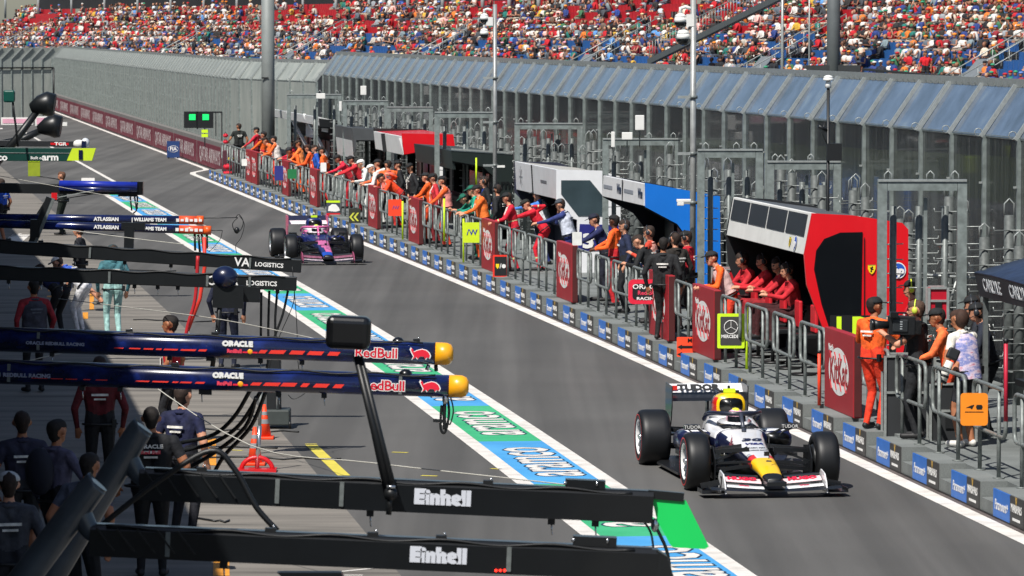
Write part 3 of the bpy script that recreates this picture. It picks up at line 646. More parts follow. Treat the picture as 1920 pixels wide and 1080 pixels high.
pp('marshal in orange bent over the rail below the red and white roof',700,325,FL,top='ef4a1c',legs='c02a24',cap='1a1210',vox=.016,lean=.85,lh=(-.15,.55,.95))
for (x,y,l) in ((742,300,'crew member in black seated below the red and white roof'),(765,305,'second seated crew member in black below the red and white roof, nearer the lens')): pp(l,x,y,FL,top='1c1e22',legs='17181a',cap='14171a',vox=.018,lean=.1)
pp('marshal in red overalls with both arms on the rail left of the grey stand',648,292,FL,top='cc2430',legs='b01a28',cap='17191c',vox=.017,lean=.5,lh=(-.2,.55,.97),rh=(.2,.55,.97))
pp('marshal in magenta red jacket reaching left over the rail',622,290,FL+.2,top='d81e3c',legs='a81a28',cap='15171a',vox=.017,lean=.6,lh=(-.15,.6,.97))
pp('tall marshal in orange overalls with a pale sash in front of the black stand',556,262,FL-.3,top='f07a35',legs='ea5a22',cap='3a2c24',skin='m',vox=.016,lean=.1,lh=(-.2,.4,1.0),vest='ef8a4a')
pp('marshal in bright orange overalls right of the tall marshal with the sash',571,284,FL-.3,top='f0561c',legs='e64a1c',cap='3a1d14',vox=.017,lean=.25,lh=(-.2,.4,1.0))
pp('marshal in orange reaching along the rail left of the black stand',527,275,FL+.5,top='f0641e',legs='b83a20',cap='23252a',vox=.017,lean=.75,lh=(-.15,.6,.97))
pp('marshal in orange overalls and black cap by the foot of the thick column',492,246,FL-.5,top='f0661e',legs='c22030',cap='14171a',vox=.016,lh=(-.3,.5,1.0))
pp('marshal in a red jacket holding a stick beside the thick column',479,238,FL-.2,top='c41c34',legs='8a1a2a',cap='14171a',vox=.017,lh=(-.25,.45,1.05))
pp('man in black shirt and shorts carrying a red case at the platform end',445,231,.5,top='1d211f',legs='141618',skin='m',vox=.015,short=True,lh=(-.3,.3,1.05))
pp('marshal in orange with his head bowed over a white bag at the platform end',488,266,FL,top='f07030',legs='d03a28',cap='2a1c14',vox=.017,lean=.5)
pp('crew member in blue seated inside the black and white stand',586,300,FL,top='1c4fae',legs='14264e',vox=.018,lean=.1)

# more crew along the wall
pp('fire marshal in white hooded suit seated by the grey stand, left of two',668,318,FL,top='d9dad6',legs='cfd0cc',hair='e0e0dc',vox=.017,lean=.4,cap='e4e4e0')
pp('fire marshal in white hooded suit by the grey stand, right of two',684,322,FL-.3,top='dcdcd8',legs='cfd0cc',hair='e0e0dc',vox=.017,lean=.55,cap='e4e4e0')
pp('marshal in orange turning away from the rail right of the white suited pair',722,300,FL-1.2,top='ee6428',legs='24262a',cap='1c1e20',vox=.017,lean=.05,vest='d86a5a')
pp('crew member in black with headset standing deep in the dark green stand',905,330,FL,top='17191b',legs='131416',headset='2a2c30',vox=.018)
pp('crew member in a black jacket standing at the corner of the green stand',930,345,FL-.4,top='1a1c20',legs='1c1d22',headset='2a2c30',vox=.016,cap='101214')
pp('crew member in dark blue seated at the desk of the blue stand',1168,425,FL,top='1b2440',legs='15171c',headset='3a3e44',vox=.017)
pp('crew member in navy bending at the counter of the blue stand',1105,400,FL-.2,top='1c2350',legs='171a2a',cap='14182a',vox=.017,lean=.3)
pp('steward in a black jacket in the gap behind the man in the long black suit',1262,470,FL-.8,top='2a2622',legs='1a1a1c',headset='24262a',vox=.015)
for i,(x,y,Y) in enumerate(((1468,500,74.2),(1492,512,72.8),(1412,470,76.6))):
    q=P(x,y,Y); q.z=PH+.35; person('seated crew member in red at the red stand desk, %s'%('near the end window','closest to the end window','beyond the first seated man')[i],q,FL+.1*i,'b81c28','3a1014',vox=.017,sit=True,lean=.1+.1*i,lh=(-.15,.5,.78),rh=(.12,.45,.8),headset='202225',heady=.3-.3*i)
pp('marshal in crimson jacket and dark cap right of the thick column',538,262,FL-.1,top='c81c38',legs='8a1a28',cap='16181b',vox=.017,lean=.3)
pp('marshal in orange with white bib between the two red boards near the platform end',508,262,FL-.4,top='ef6a2c',legs='d83a20',cap='15171a',vox=.017,lean=.2,vest='d8cfca')
pp('marshal in orange watching the lane beside the red suited pair',600,278,FL-.2,top='f0601c',legs='c22a28',cap='17191c',vox=.017,lean=.1)
for (x,y,Y,l,c) in ((60.2,1.7,56.5,'crew member in dark shirt standing under the navy canopy, farther one','1c2230'),(61.8,2.0,54.5,'crew member in dark shirt standing under the navy canopy, nearer one','20242c')):
    q=L(x,y,PH); person(l,q,FL-.2,c,'15171c',vox=.015,lean=.25,headset='2c3036',cap='14171a',lh=(-.2,.4,1.1),rh=(.2,.4,1.1))
# ---------------------------------------------------------------- pit stands
FP=Matrix(((1,0,0,0),(0,0,-1,0),(0,1,0,0),(0,0,0,1)))   # xy polygon -> (n,z), thickness towards the lens
def fpm(y): m=FP.copy(); m.translation=Vector((0,y,0)); return m
DARK=M('1b1d20',.55,0,.15,6)
def stool(col):
    t=thing('stool','x','stool'); m=MB(); m.tube([(0,0,0),(0,0,.55)],.03,BLACK,8); m.tube([(0,0,0),(0,0,.03)],.2,BLACK,12); m.build('post',t)
    m=MB(); m.box((0,0,.6),(.38,.4,.08),BLACK); m.build('seat',t,bevel=.02); m=MB(); m.box((.17,0,.86),(.06,.38,.42),M(col,.5,0,.1)); m.build('backrest',t,bevel=.02); return t
def stand(label,s0,s1,prof,body,fascia,fmat,rear,roofmat,window=None,wmat=GLASS,seatcol=None,inner=DARK,fz=None,base=True,open_back=False,farprof=None,colname='',seatlab=''):
    t=thing('pit_stand',label,'pit stand',lf(s0,0,0)); Ln=s1-s0
    m=MB(); m.prism(prof,.07,body,fpm(.07)); m.build('end_panel',t,bevel=.008)
    m=MB(); m.prism(farprof or prof,.07,inner,fpm(Ln)); m.build('end_panel',t); m=MB(); m.prism([(a*.985+.03,b*.985) for a,b in prof],.01,inner,fpm(.085)); m.build('lining',t)  # dark far panel and added lining put interior shade into the colour
    (w1,z1),(w2,z2)=fascia
    m=MB(); k=.035; m.prism([(w1,z1),(w1+k*2,z1),(w2+k*2,z2),(w2,z2)],Ln-.16,fmat,fpm(Ln-.08)); fo=m.build('fascia',t,bevel=.006)
    (w3,z3)=rear
    m=MB(); m.prism([(w1+.08,z1-.003),(w3,z3-.003),(w3,z3-.07),(w1+.08,z1-.07)],Ln-.16,roofmat,fpm(Ln-.08)); m.build('roof',t)
    m=MB(); m.box((w3-.05,Ln/2,(z3-.1+PH)/2),(.06,Ln-.16,z3-.1-PH),inner); m.build('back_wall',t)
    if base:
        m=MB(); m.box((w3-.75,Ln/2,PH+.95),(.5,Ln-.3,.06),inner); m.box((w3-.35,Ln/2,PH+.5),(.3,Ln-.4,.9),inner); m.build('desk',t)
        for i in range(max(int(Ln/1.5),1)):
            m=MB(); m.box((w3-.25,1+i*1.5,PH+1.35),(.05,1.1,.5),BLK2); m.build('monitor',t,bevel=.01)
    if window:
        m=MB(); m.prism(window,.012,wmat,fpm(-.003)); m.build('window',t)
    t['f']=0; del t['f']
    if seatcol:
        for i in range(int(Ln/1.3)):
            q=copytree(ST_[seatcol],lf(s0,0,0)@Matrix.Translation((w3-1.35,.8+i*1.3,PH)),'%s stool in the %s, %s from its near end'%(colname,seatlab,ORD(i+1))); q['group']='stools inside the pit stands'; q['category']='stool'
    return t,fo
ST_={}
st=stool('c8202c'); ST_['red']=st
def fas(t,fascia,x0,x1,z_up,mat,Ln,thick=.012,name='panel'):   # patch lying on the sloped fascia, lengthwise x0..x1 (0 near end), z_up 0..1
    (w1,z1),(w2,z2)=fascia; a=z_up
    d=Vector((w1-w2,0,z1-z2)); o=Vector((w2,0,z2)); nrm=Vector((-(z1-z2),0,(w1-w2))).normalized()
    m=MB(); q=[]
    for (yy,aa) in ((x1,a[0]),(x0,a[0]),(x0,a[1]),(x1,a[1])): q.append(o+d*aa+Vector((0,yy,0)))
    vs=[p+nrm*.002 for p in q]+[p+nrm*thick for p in q]
    m.add(vs,[(3,2,1,0),(4,5,6,7),(0,1,5,4),(1,2,6,5),(2,3,7,6),(3,0,4,7)],mat); return m.build(name,t)
def fasm(fascia,y,a,off=.016):
    (w1,z1),(w2,z2)=fascia; d=Vector((w1-w2,0,z1-z2)); nrm=Vector((-(z1-z2),0,(w1-w2))).normalized()
    m=frame(Vector((w2,y,z2))+d*a+nrm*off,Vector((0,-1,0)),d); return m
# red stand
pr=pl([(1523,400),(1600,404),(1692,418),(1703,430),(1703,700),(1580,715),(1513,535),(1508,478)],70); fx=pl([(1523,400),(1509,478)],70); fx=[fx[0],fx[1]]
wn=pl([(1617,435),(1575,436),(1545,448),(1530,470),(1526,505),(1540,570),(1583,705),(1612,705)],70)
RDP=M('d5121e',.35,0,.05,2,coat=.3)
t,fo=stand('red pit wall stand with white front fascia and four dark roof screens',70,s_of_x(1372,fx[0][0],fx[0][1]),pr,RDP,fx,M('dcdcd8',.45,0,.06,3),pl([(1690,421)],70)[0],M('5a5c5e',.5,.2,.2),window=wn,wmat=M('0f1216',.15,0,.1,2),seatcol='red',colname='red',seatlab='red pit stand')
Ln70=s_of_x(1372,fx[0][0],fx[0][1])-70
for i in range(4): fas(t,fx,.3+i*(Ln70-.4)/4,.3+i*(Ln70-.4)/4+(Ln70-.4)/4-.12,(.42,.95),M('2d3138',.35,0,.1,3),8,name='screen')
YS=M('f2d21c',.5,0,.05)
def shield(mx,sc,par):
    m=MB(); m.prism([(-.5,.6),(.5,.6),(.52,.1),(.3,-.4),(0,-.65),(-.3,-.4),(-.52,.1)],.004,YS,mx@Matrix.Scale(sc,4)); m.prism([(-.1,-.4),(.05,-.3),(.0,-.05),(.22,-.1),(.25,.05),(.1,.1),(.2,.35),(.05,.42),(-.1,.25),(-.28,.3),(-.2,.1),(-.12,-.05),(-.2,-.25)],.006,BLACK,mx@Matrix.Scale(sc,4)@Matrix.Translation((0,0,.02))); 
    m.box((0,.56,.004),(.96,.08,.008),M('2a8a3a',.5),mx@Matrix.Scale(sc,4)); m.build('emblem',par)
def roundel(mx,sc,par,st='hp'):
    m=MB(); c=[(math.cos(R(a)),math.sin(R(a))) for a in range(0,360,15)]; m.prism(c,.004,WHITE,mx@Matrix.Scale(sc,4)); m.prism([(x*.88,y*.88) for x,y in c],.007,M('2057b8',.5,0,.05),mx@Matrix.Scale(sc,4)); m.build('emblem',par)
    text(st,sc*1.35,WHITE,mx@Matrix.Translation((0,-.05*sc,.012)),par,.002,1,.01,.25)
def endm(px,s,off=.02):
    (w_,z_),=pl([px],s); m=FP.copy(); m.translation=Vector((w_,-off,z_)); return m
shield(endm((1634,505),70),.115,t); roundel(endm((1683,507),70),.125,t)
shield(fasm(fx,1.3,.22),.13,t); roundel(fasm(fx,.85,.22),.12,t)
m=MB(); hh=pl([(1620,445),(1620,600)],70); m.bar((hh[0][0],-.02,hh[0][1]),(hh[1][0],-.02,hh[1][1]),.01,.012,BLACK); m.build('seam',t)
# lime letters board
LB=P(1596,614,68.5)
t=thing('pit_board','black pit board with big lime letters L P above the red board','pit board',frame(LB,Vector((1,0,0)),Vector((0,0,1)))); m=MB(); m.box((0,0,0),(.62,.36,.02),BLACK); m.build('board',t)
text('LP',.40,LIME,Matrix.Translation((.0,0,.014)),t,.002,1.2,.01)
# blue stand
pr=pl([(1210,343),(1350,368),(1352,660),(1298,660),(1296,455),(1270,420),(1210,388)],87); fx=pl([(1210,345),(1208,386)],87)
BLU=M('1470cf',.4,0,.05,2,coat=.3)
t,fo=stand('bright blue pit wall stand with white front fascia panels',87,s_of_x(1129,fx[0][0],fx[0][1]),pr,BLU,fx,M('d9dadb',.45,0,.06,3),pl([(1348,372)],87)[0],BLU,base=True)
L87=s_of_x(1129,fx[0][0],fx[0][1])-87
for y in (.27,.76): (lambda q:(q.box((0,0,0),(1.1,.07,.004),M('8a8f98',.5),fasm(fx,L87*y+.5,.5,.006)),q.build('marking',t)))(MB()); text('Wm',.26,M('20304a',.5),fasm(fx,L87*y-.9,.5,.005),t,.002,1.2,.008)
m=MB(); (w1,z1),(w2,z2)=fx; m.box((w2-.003,L87/2,(z1+z2)/2),(.01,.06,z1-z2),DARK); m.build('seam',t)
# white stand
pr=pl([(1043,318),(1128,320),(1163,332),(1165,560),(1086,560),(1082,412),(1070,408),(1043,380)],101); fx=pl([(1043,318),(1046,374)],101)
WH=M('dfe1e4',.4,0,.04,3,coat=.3)
t,fo=stand('white pit wall stand with a large angular side window and a number 3',101,s_of_x(963,fx[0][0],fx[0][1]),pr,WH,fx,M('d3d5d8',.45,0,.06,3),pl([(1163,330)],101)[0],M('a9a8a3',.7,0,.25,2),window=pl([(1052,338),(1106,338),(1129,366),(1129,405),(1084,405),(1052,364)],101),wmat=M('38464c',.15,0,.25,1.5),inner=M('23283c',.6))
m=MB(); m.prism(pl([(1087,420),(1162,422),(1162,470),(1083,470)],101),.012,M('2a2c78',.4,0,.1),fpm(-.003)); m.build('number_panel',t); text('3',.42,WHITE,endm((1103,453),101,.03),t,.003,1.3,.02)
(lambda q:(q.box((0,0,0),(.9,.06,.004),M('6a6e74',.5),fasm(fx,2,.5,.006)),q.build('marking',t)))(MB()); m=MB(); 
for a in range(0,180,45): m.box((0,0,0),(.5,.03,.004),M('8a8d92',.5),fasm(fx,5.6,.5,.006)@Matrix.Rotation(R(a),4,'Z'))
m.build('emblem',t)
m=MB(); (w1,z1),(w2,z2)=fx; m.bar((w1-.004,3.7,z1),(w2-.004,3.7,z2),.05,.012,DARK); m.build('seam',t)
# dark green-black stand
GB=M('16211f',.5,0,.15,3)
pr=pl([(846,283),(962,290),(962,430),(925,430),(925,330),(905,312),(848,302)],117); fx=pl([(846,283),(850,318)],117)
t,fo=stand('black-green pit wall stand behind the green crew',117,s_of_x(775,fx[0][0],fx[0][1]),pr,GB,fx,GB,pl([(960,290)],117)[0],M('39403f',.6),inner=M('121514',.7)); text('aramco',.34,M('0c0f10',.4),endm((944,345),117,.03),t,.002,1,.006)
m=MB(); q=pl([(846,281),(962,288)],117); m.bar((q[0][0],-.01,q[0][1]+.02),(q[1][0],-.01,q[1][1]+.02),.04,.04,STEEL); m.build('edge_trim',t)
t=thing('light_stick','slim lime light strip upright inside the black-green stand','light strip',Matrix.Translation(P(893,322,116.0))); m=MB(); m.tube([(0,0,-.35),(0,0,.35)],.022,LIME,8); m.build('strip',t)
# red and white stand
pr=pl([(753,250),(850,252),(853,276),(836,278),(836,345),(820,345),(820,278),(757,290)],127); fx=pl([(753,256),(757,291)],127)
t,fo=stand('low roofed pit wall stand with red roof and white front box',127,s_of_x(699,fx[0][0],fx[0][1]),pr,RDP,fx,M('dcdcda',.5,0,.05,3),pl([(850,253)],127)[0],RDP,inner=M('141517',.7))
m=MB(); m.prism(pl([(757,290),(747,258),(752,258)],127)+[],.02,WHITE,fpm(-.01)); 
m.prism(pl([(836,300),(836,345),(820,345),(820,300)],127),.012,WHITE,fpm(-.003)); m.build('white_panel',t)
m=MB(); q=fx; m.bar((q[0][0]-.01,4,q[0][1]),(q[1][0]-.01,4,q[1][1]),.2,.012,DARK); m.build('seam',t)
# grey stand
pr=pl([(660,240),(760,246),(760,263),(745,263),(745,340),(730,340),(730,263),(668,263),(666,286)],142); fx=pl([(660,240),(664,286)],142)
t,fo=stand('charcoal grey pit wall stand with a pale hanging screen',142,s_of_x(626,fx[0][0],fx[0][1]),pr,M('4a4d4f',.5,0,.1,3),fx,M('505355',.5,0,.1,3),pl([(758,247)],142)[0],M('3e4143',.6),inner=M('141517',.7)); fas(t,fx,.3,s_of_x(626,fx[0][0],fx[0][1])-142.3,(-.25,.48),M('c9cccb',.4,0,.1,4),8,name='screen')
# black and white stand
pr=pl([(598,222),(640,227),(648,240),(646,300),(636,300),(634,240),(600,238)],153); fx=pl([(598,220),(600,236)],153)
t,fo=stand('black pit wall stand with slim white roof edge and white slanting struts',153,s_of_x(508,fx[0][0],fx[0][1]),pr,BLACK,fx,M('d4d6d6',.4,0,.05),(pl([(645,230)],153)[0]),M('cfd2d2',.4),inner=M('12141a',.6))
for dy in (5,11):
    m=MB(); m.bar((fx[0][0],dy,fx[0][1]),(fx[0][0]+.55,dy-2.5,fx[0][1]-1.35),.08,.08,WHITE); m.build('strut',t)
m=MB(); m.box((fx[0][0]+.3,6,2.25),(.04,2.5,.5),WHITE); m.box((fx[0][0]+.35,1.5,2.45),(.04,1.8,.35),WHITE); m.build('screen',t)

# navy canopy stand at the right edge
TARP=M('22304a',.5,0,.35,5,.8)
t=thing('pit_stand','navy fabric canopied pit stand lettered CARLYLE at the right edge','pit stand',lf(49,0,0))
m=MB(); rows=[]
for i in range(12):
    y=i*1.0; sag=.03*math.sin(i*2.1); rows.append([(1.42,y,2.50+sag*.3),(1.8,y,2.62+sag),(2.3,y,2.70-sag),(2.75,y,2.72),(2.75,y,2.70),(2.3,y,2.68-sag),(1.8,y,2.60+sag),(1.42,y,2.48+sag*.3)])
m.loft(rows,TARP); m.build('canopy',t,weld=True)
m=MB(); m.prism([(1.42,2.49),(1.45,2.49),(1.52,2.18),(1.49,2.18)],11,M('20252c',.6,0,.15,4),fpm(11)); m.build('valance',t)
for y in (10.1,8.6,7.2,5.8,4.4,3): text('CARLYLE',.24,M('c8ccd0',.5),frame(Vector((1.40+.05,y,2.34)),Vector((0,-1,0)),Vector((-.07,0,.31))),t,.002,1.05,.004)
m=MB()
for y in (0.1,5.5,10.9):
    m.box((1.55,y,1.3),(.06,.06,1.95),STEELD); m.box((2.72,y,1.5),(.06,.06,2.35),STEELD)
m.box((2.1,10.9,2.5),(1.2,.06,.06),STEELD); m.build('frame',t)
m=MB(); m.box((2.74,5.5,1.4),(.03,10.8,2.1),M('15181c',.6,0,.2,3)); m.build('back_wall',t)
m=MB(); m.box((2.2,5.5,1.1),(.7,10,.08),BLACK); m.box((2.45,5.5,.7),(.2,10,.75),DARK); m.build('desk',t)
for i in range(6): m=MB(); m.box((2.5,1+i*1.7,1.55),(.06,1.3,.55),BLK2); m.build('monitor',t,bevel=.01)
for i,y in enumerate((9.6,8.1,6.6)):
    q=copytree(ST_['red'],lf(49,0,0)@Matrix.Translation((1.95,y,PH)),'stool under the navy canopy, %s from its far end'%ORD(i+1)); q['group']='stools inside the pit stands'
for o in list(st.children): bpy.data.objects.remove(o)
bpy.data.objects.remove(st)
# cases and carts
def case(label,pa,pb,Y,d,mat,cat='flight case'):
    a=P(*pa,Y);b=P(*pb,Y); w_=b.x-a.x; h=a.z-b.z; t=thing('flight_case',label,cat,Matrix.Translation((a.x+w_/2,Y+d/2,b.z)))
    m=MB(); m.box((0,0,h/2),(w_-.02,d-.02,h-.02),mat); m.build('body',t,bevel=.01); m=MB()
    for x in (-w_/2,w_/2):
        for y in (-d/2,d/2): m.box((x,y,h/2),(.035,.035,h),STEEL)
    for z in (.0,h,h*.6):
        for y in (-d/2,d/2): m.box((0,y,z),(w_-.04,.03,.03),STEEL)
    m.build('edge_trim',t); m=MB(); m.box((0,-d/2-.008,h*.45),(w_*.35,.012,h*.22),BLACK); m.build('latch',t)
case('red flight cabinet with steel edges between the blue and red stands',(1338,505),(1400,576),78.4,.6,M('b01824',.4,0,.1,3))
case('small upright red cabinet with steel corners beside the red stand',(1742,540),(1777,600),63,.35,M('b5142a',.4,0,.1,3))
case('black plinth box under the television camera',(1660,668),(1752,838),60.6,.5,M('26292c',.7,0,.1,3),'box')
case('black cabinet behind the white lens under the canopy',(1745,720),(1830,846),59.5,.4,M('1d2023',.7,0,.1,3),'box')
t=thing('support_frame','steel tube frame behind the small red cabinet','frame',Matrix.Translation(P(1780,600,64.5))); q0=P(1780,600,64.5)
m=MB()
for a,b in (((1730,515),(1832,522)),((1735,516),(1718,600)),((1795,520),(1778,580)),((1728,512),(1760,520))): m.tube([P(*a,64.5)-q0,P(*b,64.5)-q0],.02,STEEL,8)
m.build('tube_work',t)
# ---------------------------------------------------------------- sign boards on the rails
def sign(label,x0,y0,x1,y1,Y,mat,name='pit_board',txt=None,border=None,stick=None,r=.02,tmat=BLACK,tsz=.5,lift=0):
    a=P(x0,y0,Y);b=P(x1,y1,Y); w_=b.x-a.x;h=a.z-b.z; c=(a+b)/2
    t=thing(name,label,'sign board',frame(c,Vector((1,0,0)),Vector((0,-.0,1))),None)
    m=MB(); rr=min(r,w_*.2,h*.2); po=[]
    for cx,cy,t0 in ((w_/2-rr,h/2-rr,0),(-w_/2+rr,h/2-rr,90),(-w_/2+rr,-h/2+rr,180),(w_/2-rr,-h/2+rr,270)):
        for i in range(4): po.append((cx+rr*math.cos(R(t0+i*30)),cy+rr*math.sin(R(t0+i*30))))
    m.prism(po,.02,border or mat,Matrix.Translation((0,0,-.01))); m.build('board',t)
    if border: m=MB(); k=.78; m.prism([(x*k,y*(1-(1-k)*w_/h)) for x,y in po],.004,mat,Matrix.Translation((0,0,.0105))); m.build('face',t)
    for tt in (txt or []):
        s_,fx_,fy_,hz,cm=tt[:5]; text(s_,hz*h,cm,Matrix.Translation((fx_*w_,fy_*h,.017)),t,.001,tt[5] if len(tt)>5 else 1,.002)
    if stick:
        A=P(stick[0],stick[1],Y+.05)-c; B_=P(stick[2],stick[3],Y+.05)-c; m=MB(); m.tube([(A.x,A.z,-A.y),(B_.x,B_.z,-B_.y)],.022,stick[4],8); m.build('stick',t)
    return t,w_,h
def Yr(x,h=.9): s=s_of_x(x,.35,h); return s
t,w_,h=sign('lime bordered black square board with a white three-pointed star',1345,588,1396,653,Yr(1370),DKP,border=LIME,stick=(1400,575,1400,705,LIME),txt=[('MERCEDES',0,-.16,.13,WHITE,.9)])
m=MB(); m.tube([(.105*math.cos(R(a)),.06+.105*math.sin(R(a)),.018) for a in range(0,361,20)],.006,WHITE,5)
for a in (90,210,330): m.bar((0,.06,.018),(.1*math.cos(R(a)),.06+.1*math.sin(R(a)),.018),.006,.012,WHITE)
m.build('emblem',t)
t,w_,h=sign('bright orange square board with black arrows and letters MP',1269,632,1309,669,Yr(1288),M('f04a22',.6,0,.05),txt=[('MP',.18,.33,.28,BLACK,1.1)])
for y in (.0,-.12):
    m=MB(); m.prism([(-.17,y),(-.09,y+.04),(-.09,y+.02),(.08,y+.02),(.08,y-.02),(-.09,y-.02),(-.09,y-.04)],.004,BLACK,Matrix.Translation((0,0,.011))); m.build('arrow',t)
t,w_,h=sign('orange rounded board with two small black emblems hung on the rail',1801,737,1852,798,Yr(1826),M('ef8a1a',.5,0,.04),r=.04)
m=MB(); m.prism([(-.10,.02),(-.03,.05),(.0,.055),(-.03,.0),(-.05,.02)],.003,BLACK,Matrix.Translation((0,0,.011))); m.build('emblem',t); m=MB(); m.prism([(.03,.0),(.09,.0),(.1,.03),(.09,.055),(.03,.055),(.02,.03)],.003,BLACK,Matrix.Translation((0,0,.011))); m.box((.0,-.03,.0125),(.22,.008,.003),BLACK); m.build('emblem',t)
t,w_,h=sign('red bordered black board with a yellow shield and white roundel',924,478,953,520,Yr(938),M('1a1b1d',.5),border=M('e6301e',.5),txt=[('/',0,0,.3,WHITE)])
m=MB(); m.prism([(-.1,.05),(-.03,.05),(-.03,-.01),(-.065,-.06),(-.1,-.01)],.003,YS,Matrix.Translation((0,0,.015))); m.build('emblem',t); m=MB(); m.prism([(.07+.045*math.cos(R(a)),.045*math.sin(R(a))) for a in range(0,360,30)],.003,WHITE,Matrix.Translation((0,0,.015))); m.build('emblem',t)
sign('lime square board with small blue letters VW held over the rail',868,417,902,455,Yr(886),M('c8e01e',.6,0,.05),txt=[('/W',0,0,.4,M('25309a',.5))],stick=(869,410,869,492,LIME))
sign('orange red square board with faint blue mark near the grey stand',728,374,756,405,Yr(742),M('f0421e',.6,0,.05),txt=[('/W',0,0,.3,M('7a4a8a',.5))])
t,w_,h=sign('board with a white helmet shape over a red strip and lime top',612,376,640,406,Yr(626),M('3a3f4c',.6),txt=None)
m=MB(); m.box((0,-h/2+.05,.013),(w_,.1,.006),REDP); m.box((0,h/2-.03,.013),(w_,.06,.006),LIME); m.prism([(-.17,-.07),(-.15,.06),(-.05,.13),(.06,.12),(.15,.02),(.17,-.06),(.05,-.09)],.004,WHITE,Matrix.Translation((0,0,.011))); m.build('emblem',t)
t,w_,h=sign('black board with two yellow green chevrons',654,391,676,419,Yr(665),M('2a2c22',.6))
for x in (-.07,.05):
    m=MB(); m.prism([(x-.08,-.06),(x+.02,.06),(x+.07,.06),(x-.02,-.06),(x+.07,-.17),(x+.02,-.17)],.004,M('c8cc4a',.6),Matrix.Translation((0,.03,.011))); m.build('chevron',t)
sign('navy square board on the rails near the thick column',515,311,536,338,Yr(525),M('232a78',.6,0,.05))
sign('green square board beside the navy board',539,317,556,335,Yr(548),M('16713f',.6,0,.05))
sign('small board white above and green below near the platform end',453,298,463,311,Yr(458),M('d8dcd8',.6)); 
t,w_,h=sign('plain white square board on a rail left of the grey stand',601,305,612,322,Yr(606),WHITE)
t,w_,h=sign('small white square box on top of the dark red board by the white stand',1073,435,1091,460,Yr(1083),M('d8dad6',.5))
t,w_,h=sign('round ended black board with red rim lettered ORACLE Red Bull RACING',1178,524,1250,570,Yr(1200)-.8,M('1c1e22',.4),border=M('d81e3c',.5),r=.18,txt=[('ORACLE',-.0,.2,.27,WHITE,1.2),('Red Bull',0,-.05,.24,M('e03a5a',.5)),('RACING',0,-.28,.17,WHITE,1.4)])
a=Yr(1245)
for (x,y0,y1,c,l) in ((1400,700,705,LIME,None),(1536,660,760,M('f04424',.5),'orange red stick standing against the rail post'),(1886,640,790,M('b8203a',.5),'dark red stick with pale marks tied to the right rail'),(833,370,452,LIME,'lime stick leaning on the rail below the red roof'),(755,375,452,LIME,'lime stick beside the orange red board'),(870,450,500,LIME,None)):
    if l:
        Y=Yr(x)+.3; A=P(x,y0,Y); B_=P(x,y1,Y); t=thing('marker_stick',l,'stick',Matrix.Translation(B_)); m=MB(); m.tube([(0,0,0),A-B_],.024,c,8); m.build('stick',t); m=MB(); m.tube([(A-B_)*.98,(A-B_)*1.03],.03,BLACK,8); m.build('end_cap',t)
# FIA board on the lane edge
q=G(325,297); t=thing('sign_board','square navy board lettered FIA standing at the lane edge','sign board',frame(q,Vector((1,0,0)),Vector((0,0,1)))); m=MB(); m.box((0,.4,0),(.56,.74,.05),M('1c3a6e',.5,0,.05)); m.build('board',t)
m=MB(); m.tube([(.22*math.cos(R(a)),.42+.14*math.sin(R(a)),.03) for a in range(0,361,20)],.008,WHITE,5); m.build('emblem',t); text('FIA',.22,WHITE,Matrix.Translation((0,.42,.032)),t,.002,1,.005); m=MB()
for x in (-.2,.2): m.box((x,.03,0),(.05,.06,.3),BLACK)
m.build('foot',t)
# traffic light gantry
Y=182; q=P(382,235,Y); t=thing('traffic_light','black framed pit exit light with two green panels over a lime box','traffic light',frame(Vector((q.x,Y,q.z)),Vector((1,0,0)),Vector((0,0,1)))); s_=Y/F
def tb(x0,y0,x1,y1,d,mat,name,z=0): m=MB(); m.box((((x0+x1)/2-382)*s_,(235-(y0+y1)/2)*s_,z),(abs(x1-x0)*s_,abs(y1-y0)*s_,d),mat); return m.build(name,t)
tb(346,212,369,240,.15,BLACK,'lamp_housing'); tb(371,212,400,240,.15,BLACK,'lamp_housing'); GE=M('18d86a',.4,0,0,1,emit=.55)
tb(355,214,367,225,.02,GE,'lamp',.09); tb(380,214,392,225,.02,GE,'lamp',.09)
for a in ((345,209,417,212),(345,212,346.5,240),(415,212,417,264),(404,212,405.5,255),(368.8,209,371.2,242)): tb(*a,.06,BLACK,'frame')
tb(378,243,390,249,.1,LIME,'lamp_box'); tb(378,251,390,257,.1,LIME,'lamp_box'); tb(383,240,385,275,.05,BLACK,'post')
# red equipment at the platform end
for (x0,y0,x1,y1,l) in ((418,250,428,258,'upper red bundle held beside the man in black'),(418,262,428,270,'lower red bundle beside the man in black'),(418,307,436,318,'red hatched bundle on the maroon box'),(418,320,436,328,'lower red hatched bundle on the maroon box')):
    Y=172; A=P(x0,y0,Y);B_=P(x1,y1,Y); t=thing('equipment_bag',l,'bag',Matrix.Translation((A+B_)/2)); w_=B_.x-A.x; h=A.z-B_.z
    m=MB(); m.ell((0,0,0),(w_/2,.12,h/2),M('d81e38',.7,0,.3,10,.4),12,6); m.build('bag',t); m=MB(); m.tube([(-w_/4,-.1,h/3),(0,-.12,h/2+.05),(w_/4,-.1,h/3)],.012,BLACK,5); m.build('strap',t)
A=P(418,275,173);B_=P(450,345,173); t=thing('equipment_box','tall maroon box at the far end of the platform','box',Matrix.Translation(((A.x+B_.x)/2,173,0))); m=MB(); m.box((0,0,.6),(B_.x-A.x,.6,1.2),M('4a1f2c',.6,0,.1)); m.build('body',t,bevel=.02); m=MB(); m.box((0,-.31,.9),(.2,.02,.08),YS); m.build('label_plate',t)
